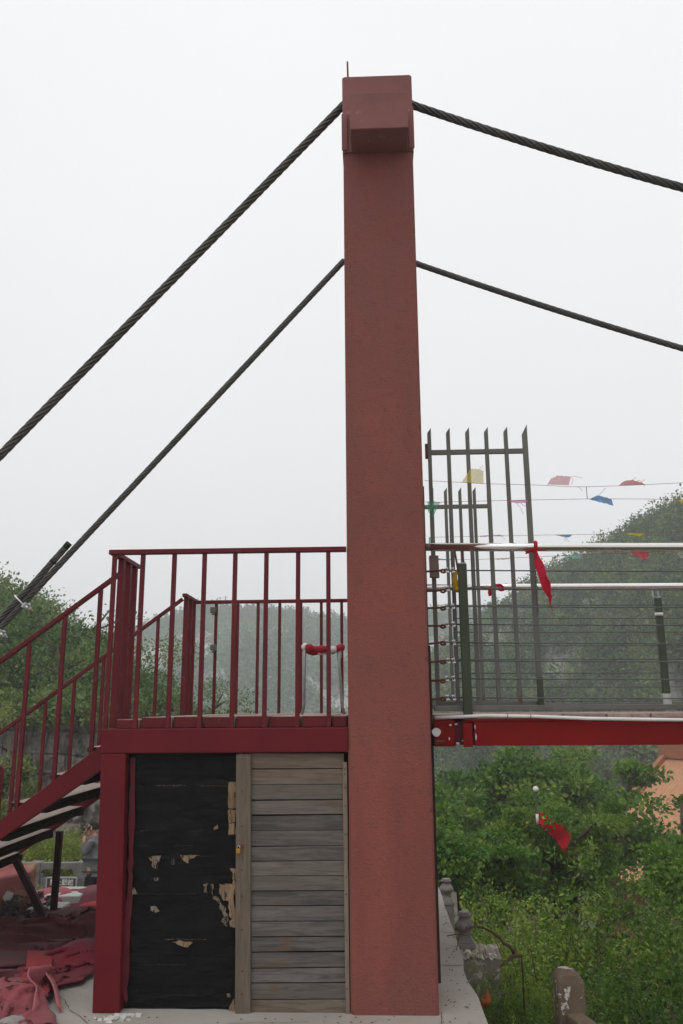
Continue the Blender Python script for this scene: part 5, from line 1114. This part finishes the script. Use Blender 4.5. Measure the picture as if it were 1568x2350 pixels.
def slab(px0, px1, y0, y1, Y, dep, th, label):
    a = P(px0, y1, Y); c = P(px1, y1, Y); b = MB(); b.box((a[0], Y, a[2]-th), (c[0], Y+dep, a[2])); b.box((a[0]+.05, Y+.06, -.6), (a[0]+.13, Y+dep-.04, a[2]-th-.002)); b.box((c[0]-.13, Y+.06, -.6), (c[0]-.05, Y+dep-.04, a[2]-th-.002))
    o = mesh('stone_bench', b, M['slab'], loc=(a[0], Y, 0), bevel=.01); tag(o, label, 'bench')
slab(60, 136, 2079, 2086, 6.75, .25, .06, 'grey stone bench slab in the shade behind the stair props')
slab(100, 182, 2042, 2056, 7.7, .4, .07, 'pale grey stone bench slab behind the pink carpet, beside the sign')
# stone balustrade and sign on the lower terrace
YB = 17.0; zt = float(P(150, 1979, YB)[2]); zg = -2.36; a0 = float(P(178, 1990, YB)[0]); pitch = float(P(205, 1990, YB)[0])-float(P(105, 1990, YB)[0])+.05
bal = thing('stone_balustrade', 'grey stone balustrade of arched panels beyond the lower terrace', 'balustrade', (a0, YB, zg))
zo1 = float(P(150, 1993, YB)[2]); zo0 = float(P(150, 2013, YB)[2])
for k in range(-3, 5):
    xp = a0+k*pitch; b = MB(); b.box((xp, YB-.11, zg-.1), (xp+.21, YB+.11, zt+.02)); mesh('post', b, M['stone_grey'], bal, bevel=.015)
    xl, xr = xp+.211, xp+pitch-.001
    if k == 4: break
    b = MB(); n_ = 7; r_ = (zo1-zo0)*.45
    arc = [(xr-.02-r_+r_*math.cos(t), zo1-r_+r_*math.sin(t)) for t in np.linspace(0, math.pi/2, n_)]+[(xl+.02+r_+r_*math.cos(t), zo1-r_+r_*math.sin(t)) for t in np.linspace(math.pi/2, math.pi, n_)]
    b.prism([(xl, zt), (xr, zt), (xr, zo1-r_)]+arc+[(xl, zo1-r_)], YB-.08, YB+.08); mesh('top_rail', b, M['stone_grey'], bal)
    b = MB(); b.box((xl, YB-.07, zg), (xr, YB+.07, zo0)); mesh('panel', b, M['stone_grey'], bal, bevel=.01)
    for xx, s_ in ((xl, 1), (xr, -1)):
        b = MB(); b.box((min(xx, xx+s_*.05), YB-.07, zo0+.001), (max(xx, xx+s_*.05), YB+.07, zo1-r_-.001)); mesh('side_bracket', b, M['stone_grey'], bal)
sg = thing('warning_sign', 'brown sign with four white characters in front of the stone balustrade', 'sign', tuple(P(140, 2040, 16.7)))
p0, p1 = P(109, 2016, 16.7), P(172, 2052, 16.7); b = MB(); b.box((p0[0], 16.7, p1[2]), (p1[0], 16.73, p0[2])); bd = mesh('board', b, M['sign'], sg, bevel=.004)
for z_ in (p0[2]+.012, p1[2]-.012): b = MB(); b.box((p0[0]-.014, 16.69, z_-.011), (p1[0]+.014, 16.735, z_+.011)); mesh('frame', b, M['slab'], sg)
for xx in (p0[0]-.012, p1[0]+.012): b = MB(); b.box((xx-.0115, 16.69, p1[2]+.002), (xx+.0115, 16.735, p0[2]-.0)); mesh('frame', b, M['slab'], sg)
for xx in (p0[0]+.1, p1[0]-.1): b = MB(); b.box((xx-.02, 16.731, zg-.05), (xx+.02, 16.76, p1[2]+.05)); mesh('leg', b, M['slab'], sg)
tx = bpy.data.curves.new('characters', 'FONT'); tx.body = '禁止翻越'; hC = p0[2]-float(P(140, 2033, 16.7)[2]); tx.size = .155; tx.align_x = 'CENTER'; tx.extrude = .002; tx.offset = .002
to = bpy.data.objects.new('tmp_text', tx); COL.objects.link(to); dg = bpy.context.evaluated_depsgraph_get(); me = bpy.data.meshes.new_from_object(to.evaluated_get(dg)); bpy.data.objects.remove(to)
tx0 = P(113.5, 2032.5, 16.69); tx1 = P(168, 2032.5, 16.69)
vx = np.array([v.co[:] for v in me.vertices]); w0, w1 = vx[:, 0].min(), vx[:, 0].max(); s_ = (tx1[0]-tx0[0])/(w1-w0); ymin = vx[:, 1].min()
for v in me.vertices: c_ = v.co; v.co = ((c_.x-w0)*s_+tx0[0]-WL[sg.name].x, 16.698-c_.z-WL[sg.name].y, (c_.y-ymin)*s_*1.06+tx0[2]-WL[sg.name].z)
me.materials.clear(); me.materials.append(M['signwhite']); co = bpy.data.objects.new('characters', me); COL.objects.link(co); co.parent = sg; WL['characters'] = WL[sg.name]
# pipe handrail at the left edge
ph = [P(6.5, 1900, 7.6)*1.0]; yy = 7.6; top_ = P(6.5, 1757, yy); ft = np.array([top_[0]-.03, yy, 0.0]); ln_ = P(-120, 1800, 7.2)
mb = MB(); mb.tube([ft, top_-np.array([.0, 0, .05]), top_-np.array([.012, 0, .014]), top_-np.array([.05, .02, -.0]), ln_], .02, 10); r2 = MB(); m0 = P(4, 1815, yy); r2.tube([m0, m0+(ln_-top_)], .016, 8)
root = thing('pipe_handrail', 'round red pipe handrail end at the left edge of the picture', 'handrail', tuple(ft)); mesh('pipe', mb, M['redbar'], root, smooth=True); mesh('middle_pipe', r2, M['redbar'], root, smooth=True)

# ------------------------------------------------------------------ person on the phone
def skin_fig(name, verts, edges, radii, mat, parent, sub=2):
    me = bpy.data.meshes.new(name); o0 = WL[parent.name]; me.from_pydata([Vector(v)-o0 for v in verts], edges, []); o = bpy.data.objects.new(name, me); COL.objects.link(o); o.parent = parent; WL[o.name] = o0
    md = o.modifiers.new('skin', 'SKIN'); md.use_smooth_shade = True
    for i, r_ in enumerate(radii): sv = me.skin_vertices[0].data[i]; sv.radius = (r_, r_) if not hasattr(r_, '__len__') else r_; sv.use_root = (i == 0)
    o.modifiers.new('sub', 'SUBSURF').levels = sub; o.modifiers['sub'].render_levels = sub; me.materials.append(mat); return o
hp = P(214, 1885, 16.0); gx0 = float(hp[0]); zt = float(hp[2]); zf = zt-1.70
def L_(x, y, z): return (gx0+x, 16.0+y, zf+z)                         # faces -X, left hand towards the camera
pn = thing('person', 'person in a grey jacket and black trousers holding a phone to the ear', 'person', L_(0, 0, 0))
V = [L_(.03, 0, .93), L_(.03, 0, 1.08), L_(.03, 0, 1.25), L_(.03, 0, 1.38), L_(.015, 0, 1.47), L_(.0, 0, 1.53), L_(-.01, 0, 1.60), L_(.0, 0, 1.655),
     L_(.03, -.17, 1.39), L_(-.06, -.215, 1.15), L_(-.09, -.175, 1.39), L_(-.085, -.14, 1.47),
     L_(.03, .17, 1.39), L_(.05, .22, 1.12), L_(-.03, .22, .9),
     L_(.03, -.095, .86), L_(.0, -.1, .47), L_(.04, -.1, .07), L_(-.1, -.1, .04), L_(.03, .095, .86), L_(.04, .1, .47), L_(.08, .1, .07), L_(-.06, .1, .04)]
Ed = [(0, 1), (1, 2), (2, 3), (3, 4), (4, 5), (5, 6), (6, 7), (3, 8), (8, 9), (9, 10), (10, 11), (3, 12), (12, 13), (13, 14), (0, 15), (15, 16), (16, 17), (17, 18), (0, 19), (19, 20), (20, 21), (21, 22)]
Rr = [.12, .115, .12, .1, .052, .075, .092, .07, .05, .042, .034, .03, .05, .042, .03, .075, .055, .04, .035, .075, .055, .04, .035]
body = skin_fig('body', V, Ed, Rr, M['skin'], pn)
hand = np.array(L_(-.075, -.135, 1.5))
for i in range(4):
    q = hand+np.array([-.035+.022*i, .012, .03]); mb = MB(); mb.tube([q-np.array([0, 0, .04]), q+np.array([.01, .012, .015]), q+np.array([.028, .032, .04-.006*i])], [.0095, .009, .0065], 6); mesh('finger', mb, M['skin'], body, smooth=True)
mb = MB(); q = hand+np.array([.045, .02, -.01]); mb.tube([q-np.array([.02, 0, .03]), q, q+np.array([.022, .01, .035])], [.011, .01, .008], 6); mesh('thumb', mb, M['skin'], body, smooth=True)
skin_fig('jacket', V[:5]+V[8:11]+V[12:15]+[L_(.03, 0, .87)], [(0, 1), (1, 2), (2, 3), (3, 4), (3, 5), (5, 6), (6, 7), (3, 8), (8, 9), (9, 10), (0, 11)], [.155, .15, .15, .125, .062, .075, .065, .048, .075, .062, .05, .165], M['jacket'], pn)
skin_fig('trousers', [L_(.03, 0, .9), L_(.03, -.09, .78), L_(.0, -.1, .47), L_(.04, -.1, .1), L_(.03, .09, .78), L_(.04, .1, .47), L_(.08, .1, .1)], [(0, 1), (1, 2), (2, 3), (0, 4), (4, 5), (5, 6)], [.1, .095, .075, .062, .095, .075, .062], M['trouser'], pn)
for s_, dx in ((-1, 0), (1, .04)): mb = MB(); mb.tube([L_(.07+dx, s_*.1, .045), L_(-.03+dx, s_*.1, .05), L_(-.14+dx, s_*.1, .032)], [.045, .048, .032], 10); mesh('shoe', mb, M['shoe'], pn, smooth=True)
bm = bmesh.new(); bmesh.ops.create_uvsphere(bm, u_segments=20, v_segments=12, radius=1); mb = MB(); c0 = np.array(L_(.018, 0, 1.615))
mb.v = [tuple(np.array(v.co)*np.array([.105, .089, .1])+c0) for v in bm.verts]
mb.f = [tuple(v.index for v in f.verts) for f in bm.faces if (f.calc_center_median().z > .25 and f.calc_center_median().x > -.62) or f.calc_center_median().x > .1 and f.calc_center_median().z > -.45]; bm.free(); mesh('hair', mb, M['hair'], pn, smooth=True)
mb = MB(); fc = np.array(L_(-.108, 0, 1.585)); mb.tube([fc+np.array([.01, 0, .03]), fc+np.array([-.016, 0, -.012]), fc+np.array([.01, 0, -.02])], [.008, .014, .008], 8); mesh('nose', mb, M['skin'], body, smooth=True)
mb = MB()
for s_ in (-1, 1): mb.tube([L_(-.1, s_*.035+.024*math.cos(t), 1.612+.02*math.sin(t)) for t in np.linspace(0, 6.28, 13)[:-1]], .003, 5, closed=True); mb.tube([L_(-.098, s_*.06, 1.615), L_(.0, s_*.084, 1.61)], .003, 5)
mesh('glasses', mb, M['phone'], pn)
mb = MB(); mb.lathe(L_(.0, -.09, 1.575), [(.006, -.03), (.018, -.012), (.02, .014), (.006, .03)], 10); mesh('ear', mb, M['skin'], body, smooth=True)
p_ = thing('phone', 'dark phone held against the ear by the person in the grey jacket', 'phone', tuple(hand)); mb = MB(); mb.bar(hand+np.array([-.015, .035, .0]), hand+np.array([.05, .028, .13]), .012, .07, up=(0, 1, 0)); mesh('case', mb, M['phone'], p_, bevel=.004); mb = MB(); mb.bar(hand+np.array([-.012, .0277, .005]), hand+np.array([.047, .0207, .124]), .0012, .06, up=(0, 1, 0)); mesh('screen', mb, M['darksteel'], p_)

# ------------------------------------------------------------------ right side: stone posts, fence post, branch, rag
def baluster_post(px, ytop, ybase, Y, label):
    a = P(px, ytop, Y); b_ = P(px, ybase, Y); h = a[2]-b_[2]; root = thing('stone_post', label, 'stone post', (a[0], Y, b_[2]-h*.55), 'stone posts along the terrace')
    g = float(gh(a[0], Y)); w_ = h*.30; mb = MB(); mb.box((a[0]-w_*.9, Y-w_*.9, g-.1), (a[0]+w_*.9, Y+w_*.9, b_[2]+h*.0)); mesh('shaft', mb, M['stone_post'], root, bevel=.01)
    z = b_[2]; mb = MB(); mb.hexa([(a[0]-w_, Y-w_, z+.001), (a[0]+w_, Y-w_, z+.001), (a[0]+w_, Y+w_, z+.001), (a[0]-w_, Y+w_, z+.001)]+[(a[0]-w_, Y-w_, z+h*.14), (a[0]+w_, Y-w_, z+h*.14), (a[0]+w_, Y+w_, z+h*.14), (a[0]-w_, Y+w_, z+h*.14)])
    k = w_*.55; z2 = z+h*.1401; z3 = z+h*.36; w2 = w_*.92; mb.hexa([(a[0]-w2, Y-w2, z2), (a[0]+w2, Y-w2, z2), (a[0]+w2, Y+w2, z2), (a[0]-w2, Y+w2, z2), (a[0]-k, Y-k, z3), (a[0]+k, Y-k, z3), (a[0]+k, Y+k, z3), (a[0]-k, Y+k, z3)]); mesh('plinth', mb, M['stone_post'], root, bevel=.006)
    mb = MB(); mb.lathe((a[0], Y, z3+.001), [(w_*.62, 0), (w_*.66, .025*h), (w_*.56, .05*h), (w_*.8, .11*h), (w_*.98, .19*h), (w_*.97, .26*h), (w_*.78, .36*h), (w_*.56, .44*h), (w_*.54, .49*h), (w_*.72, .52*h), (w_*.75, .57*h), (w_*.55, .59*h), (w_*.58, .63*h), (w_*.4, .64*h)], 24); mesh('vase_finial', mb, M['stone_post'], root, smooth=True)
baluster_post(1065, 2092, 2172, 7.2, 'nearer carved stone post with vase shaped top beside the terrace edge')
baluster_post(1024, 2016, 2075, 9.9, 'farther carved stone post with vase shaped top beside the terrace edge')
cp_ = thing('concrete_fence_post', 'mottled round topped concrete fence post with a rail, at the lower right', 'fence post', tuple(P(1310, 2260, 5.2)))
xa, xb2 = float(P(1281, 2290, 5.2)[0]), float(P(1343, 2290, 5.2)[0]); zt_ = float(P(1310, 2233, 5.2)[2]); r_ = .06; poly = [(xa, -2.6), (xb2, -2.6), (xb2+.004, zt_-r_)]+[(xb2-r_+r_*math.cos(t), zt_-r_+r_*math.sin(t)) for t in np.linspace(0, math.pi/2, 7)][1:]+[(xa+r_+r_*math.cos(t), zt_-r_+r_*math.sin(t)) for t in np.linspace(math.pi/2, math.pi, 7)]
mb = MB(); mb.prism(poly, 5.2, 5.34); mesh('post', mb, M['mossy'], cp_, bevel=.012)
q = P(1312, 2338, 5.18); mb = MB(); mb.bar(np.array([q[0]+.02, 5.199, q[2]-.02]), np.array([q[0]+.42, 3.6, q[2]-.02]), .10, .09); mesh('rail', mb, M['mossy'], cp_, bevel=.01)
br_ = thing('dead_branch', 'bare dead branch arching up from the thicket beside the stone post', 'branch', tuple(P(1192, 2190, 6.2)))
def DB(pts, Y0, Y1): n_ = len(pts); return [P(x, y, Y0+(Y1-Y0)*i/(n_-1)) for i, (x, y) in enumerate(pts)]
mb = MB(); mb.tube(DB([(1180, 2192), (1178, 2182), (1168, 2170), (1158, 2166), (1146, 2152), (1130, 2140), (1118, 2133), (1104, 2127), (1090, 2126), (1078, 2130), (1066, 2136), (1054, 2143)], 6.3, 6.0), [.013, .012, .011, .0105, .0095, .0085, .0075, .0068, .006, .0055, .0048, .0045], 8); mesh('limb', mb, M['deadwood'], br_, smooth=True)
for pts, rr in (([(1197, 2193), (1185, 2193), (1174, 2196), (1166, 2204), (1158, 2210), (1147, 2220)], [.012, .013, .013, .011, .009, .004]), ([(1054, 2143), (1040, 2145), (1026, 2148)], [.0045, .004, .0035]), ([(1054, 2143), (1051, 2165), (1045, 2192)], [.004, .0025, .001]), ([(1050, 2171), (1042, 2173)], [.002, .001]), ([(1048, 2176), (1041, 2180)], [.002, .001]), ([(1155, 2164), (1148, 2170)], [.005, .002]), ([(1062, 2135), (1058, 2128)], [.003, .001])):
    mb = MB(); mb.tube(DB(pts, 6.28, 6.1) if pts[0][0] > 1100 else DB(pts, 6.0, 5.98), rr, 6); mesh('twig', mb, M['deadwood'], br_, smooth=True)
mb = MB(); mb.tube([np.array(P(1197, 2193, 6.28)), np.array(P(1200, 2230, 6.4)), np.array(P(1204, 2330, 6.5))], [.006, .006, .007], 7); mesh('twig', mb, M['deadwood'], br_, smooth=True)
og = [(1118, 2268), (1124, 2284), (1128, 2296), (1124, 2306), (1112, 2312), (1104, 2308), (1105, 2288), (1111, 2291)]; mb = MB(); pts = [P(x, y, 5.6+.02*math.sin(i*2)) for i, (x, y) in enumerate(og)]; c_ = sum(pts)/len(pts)+np.array([0, -.03, 0]); mb.add(pts+[c_], [(i, (i+1) % 8, 8) for i in range(8)])
o = mesh('cloth_scrap', mb, M['orange'], loc=tuple(c_), smooth=True, fix=False); md = o.modifiers.new('thickness', 'SOLIDIFY'); md.thickness = .004; tag(o, 'orange cloth scrap caught in the bushes beside the terrace edge', 'cloth')
zw = float(P(1110, 2187, 7.0)[2]); mb = MB(); ng = 24
xs_ = np.linspace(float(P(1050, 2187, 7.0)[0]), float(P(1150, 2187, 7.0)[0]), ng); vs = []
for j_ in range(5):
    for i_ in range(ng): yy = 7.0+.09*j_; vs.append((xs_[i_], yy+.015*rsr.randn()*(j_ in (0, 4)), zw-.012*abs(rsr.randn())-(.03 if j_ in (0, 4) else 0)))
mb.add(vs, gridquads(ng, 5)); mb.box((xs_[0], 7.03, -2.6), (xs_[-1], 7.335, zw-.045)); o = mesh('stone_wall', mb, M['lichen'], loc=(xs_[0], 7.0, zw-.3)); tag(o, 'low rough stone wall stub spotted with lichen behind the dead branch', 'stone wall')

# ------------------------------------------------------------------ temple roof, flag, little pavilion
Yt = 45.0; A_ = P(1528, 1738, Yt); sdir = np.array([-4.9, -1.9, 0]); sl = math.hypot(*sdir[:2]); sh = sdir/sl; edir = np.array([-sh[1], sh[0], 0])*-1     # downslope, along the ridge towards right-near
Ls, Dz, Lr = 6.2, 4.75, 11.0
if (edir[0]) < 0: edir = -edir
tm = thing('temple', 'temple with an orange glazed tile roof half hidden by trees at the right', 'temple', tuple(A_+edir*5+np.array([0, 0, -11])))
def roofslope(sgn):
    vs = []; nu, nv = 177, 14
    for j in range(nv):
        v = j/(nv-1); zz = -Dz*(v**.85 if False else (1.12*v-.12*v*v))
        for i in range(nu):
            u = i/(nu-1); rib = .035*max(0, math.cos(i*math.pi/2)) if i % 4 == 0 else 0
            vs.append(A_+edir*(u*Lr)+sh*sgn*Ls*v+np.array([0, 0, zz+rib+.02*(j % 2)]))
    mb = MB(); mb.add(vs, gridquads(nu, nv)); return mb
for s_ in (1, -1): mesh('roof_slope', roofslope(s_), M['rooft'], tm, fix=False)
for s_ in (1, -1):
    pts = [A_+sh*s_*Ls*v+np.array([0, 0, -Dz*(1.12*v-.12*v*v)+.1]) for v in np.linspace(0, 1.03, 12)]; mb = MB()
    for i in range(11): mb.bar(pts[i], pts[i+1]+(pts[i+1]-pts[i])*.02, .34, .3)
    mesh('verge_ridge', mb, M['roofd'], tm, bevel=.02)
mb = MB(); mb.bar(A_-edir*.3+np.array([0, 0, .35]), A_+edir*Lr+np.array([0, 0, .35]), .4, .75); mesh('main_ridge', mb, M['roofd'], tm, bevel=.04)
mb = MB(); q = A_-edir*.1+np.array([0, 0, .7]); mb.tube([q, q+np.array([0, 0, .5])-edir*.2, q+np.array([0, 0, .95])+edir*.05, q+np.array([0, 0, 1.15])+edir*.35], [.34, .3, .2, .08], 8); mesh('ridge_ornament', mb, M['roofd'], tm, smooth=True)
mb = MB(); g0_ = A_+edir*.25; pa = [g0_+sh*Ls*.96+np.array([0, 0, -Dz*.97]), g0_-sh*Ls*.96+np.array([0, 0, -Dz*.97]), g0_+np.array([0, 0, -.1])]; pb = [p+edir*.2 for p in pa]; mb.add(pa+pb, [(0, 1, 2), (5, 4, 3), (0, 3, 4, 1), (1, 4, 5, 2), (2, 5, 3, 0)]); mesh('gable_wall', mb, M['templewall'], tm)
for s_ in (1, -1):
    c_ = A_+sh*s_*(Ls*.8)+np.array([0, 0, -Dz]); mb = MB(); mb.bar(c_+edir*.3+np.array([0, 0, -1.7]), c_+edir*(Lr-.3)+np.array([0, 0, -1.7]), .3, 4.6); mesh('wall', mb, M['templewall'], tm)
Ypv = 41; a = P(1004, 1872, Ypv); pv = thing('pavilion', 'small blue grey tiled roof peeping out beside the pylon above the shrubs', 'pavilion', (a[0]-1.6, Ypv, a[2]-3))
mb = MB(); ap = np.array([a[0]-1.0, Ypv+1.0, a[2]+.5]); cs = [ap+np.array([x, y, -1.1]) for x, y in ((-1.35, -1.35), (1.35, -1.35), (1.35, 1.35), (-1.35, 1.35))]
for i in range(4):
    p0, p1 = cs[i], cs[(i+1) % 4]
    for k in range(12):
        u0, u1 = k/12, (k+.55)/12; q0_, q1_ = p0+(p1-p0)*u0, p0+(p1-p0)*u1; mb.add([q0_+np.array([0, 0, .0]), q1_, q1_*.08+ap*.92+np.array([0, 0, .03]), q0_*.08+ap*.92+np.array([0, 0, .03])], [(0, 1, 2, 3)])
mesh('tile_rows', mb, M['slab'], pv, fix=False); mb = MB(); mb.add([c_-np.array([0, 0, .05]) for c_ in cs]+[ap-np.array([0, 0, .05])], [(0, 1, 4), (1, 2, 4), (2, 3, 4), (3, 0, 4), (3, 2, 1, 0)]); mesh('roof', mb, M['bluetile'], pv)
for c_ in cs: c2 = c_*.8+ap*.2; mb = MB(); mb.tube([(c2[0], c2[1], c_[2]-2.6), (c2[0], c2[1], c_[2]+.1)], .1, 10); mesh('post', mb, M['templewall'], pv)
Yf2 = 15.35; t_ = P(1230, 1818, Yf2); gz = float(gh(t_[0], Yf2)); fp = thing('flagpole', 'thin dark flagpole with a white ball top among the trees', 'flagpole', (t_[0], Yf2, gz))
mb = MB(); mb.tube([(t_[0], Yf2, gz-.1), (t_[0], Yf2, t_[2])], [.026, .016], 10); mesh('pole', mb, M['postgreen'], fp, smooth=True); za, zb9 = float(P(1233, 1892, Yf2)[2]), float(P(1233, 1868, Yf2)[2]); mb = MB(); mb.tube([(t_[0], Yf2, za), (t_[0], Yf2, zb9)], .026, 10); mesh('sleeve', mb, M['white_pipe'], fp, smooth=True)
bm = bmesh.new(); bmesh.ops.create_uvsphere(bm, u_segments=16, v_segments=10, radius=.05); mb = MB(); mb.v = [tuple(np.array(v.co)+t_+np.array([0, 0, .05])) for v in bm.verts]; mb.f = [tuple(v.index for v in f.verts) for f in bm.faces]; bm.free(); mesh('ball', mb, M['white_pipe'], fp, smooth=True)
top_ = [(1237, 1864), (1262, 1876), (1288, 1894), (1312, 1918)]; bot_ = [(1233, 1884), (1252, 1906), (1276, 1928), (1296, 1956)]
def fl(u, v, off=0):
    s4 = np.linspace(0, 1, 4); p = np.array([np.interp(u, s4, [a for a, _ in top_])*(1-v)+np.interp(u, s4, [a for a, _ in bot_])*v, np.interp(u, s4, [b for _, b in top_])*(1-v)+np.interp(u, s4, [b for _, b in bot_])*v]); return P(p[0], p[1], Yf2-.02-off+.12*math.sin(u*9+v*3)*(.3+u))
fg_ = thing('national_flag', 'drooping red flag with yellow stars caught among the tree leaves', 'flag', tuple(fl(.5, 1)))
mb = MB(); mb.add([fl(i/23, j/11) for j in range(12) for i in range(24)], gridquads(24, 12)); mesh('cloth', mb, M['natflag'], fg_, smooth=True, fix=False)
def star(cu, cv, r_, rot=0): 
    mb = MB(); pts = [(cu+r_*(1 if k % 2 == 0 else .38)*math.sin(k*math.pi/5+rot)*.66, cv-r_*(1 if k % 2 == 0 else .38)*math.cos(k*math.pi/5+rot)) for k in range(10)]
    vs = [fl(*p, .012) for p in pts]+[fl(cu, cv, .012)]; mb.add(vs, [(k, (k+1) % 10, 10) for k in range(10)]); mesh('star', mb, M['star'], fg_, fix=False)
star(.17, .27, .17)
for cu, cv, rt in ((.33, .11, .4), (.4, .21, .9), (.4, .36, 0), (.33, .46, .5)): star(cu, cv, .055, rt)
# masts on the far ridge and by the left trees
for px, yt, yb, lab in ((505, 1370, 1396, 'left of two thin antenna masts on the far hilltop'), (518, 1368, 1396, 'right of two thin antenna masts on the far hilltop')):
    t_ = P(px, yt, 330); b_ = P(px, yb+8, 330); mb = MB(); mb.tube([b_, t_], .16, 6); mb.bar(t_+np.array([-.9, 0, -.4]), t_+np.array([.9, 0, -.4]), .14, .14); mb.bar(t_+np.array([-.5, 0, -1.3]), t_+np.array([.5, 0, -1.3]), .12, .12)
    o = mesh('antenna_mast', mb, M['darksteel'], loc=tuple(b_)); tag(o, lab, 'antenna mast', 'hilltop masts')
t_ = P(166, 1450, 30); b_ = P(165, 1530, 30); mb = MB(); mb.tube([b_, t_], [.03, .018], 6); mb.tube([t_, P(166.2, 1418, 30)], .008, 5)
for k in (.35, .6): q = b_+(t_-b_)*k; mb.bar(q-np.array([.1, 0, 0]), q+np.array([.1, 0, 0]), .02, .02)
o = mesh('antenna_mast', mb, M['darksteel'], loc=tuple(b_)); tag(o, 'thin grey mast rising among the twiggy trees on the left slope', 'antenna mast')

# ------------------------------------------------------------------ haze over the valley
hz = bpy.data.materials.new('haze_air'); hz.use_nodes = True; t = hz.node_tree; t.nodes.clear(); ho = N(t, 'ShaderNodeOutputMaterial'); pvn = N(t, 'ShaderNodeVolumePrincipled')
pvn.inputs['Color'].default_value = (.965, .985, 1.0, 1); pvn.inputs['Density'].default_value = .0018; pvn.inputs['Anisotropy'].default_value = .2; t.links.new(pvn.outputs[0], ho.inputs['Volume'])
mb = MB(); mb.box((-460, -80, -14.5), (460, 660, 58)); o = mesh('haze', mb, hz); tag(o, kind='stuff')
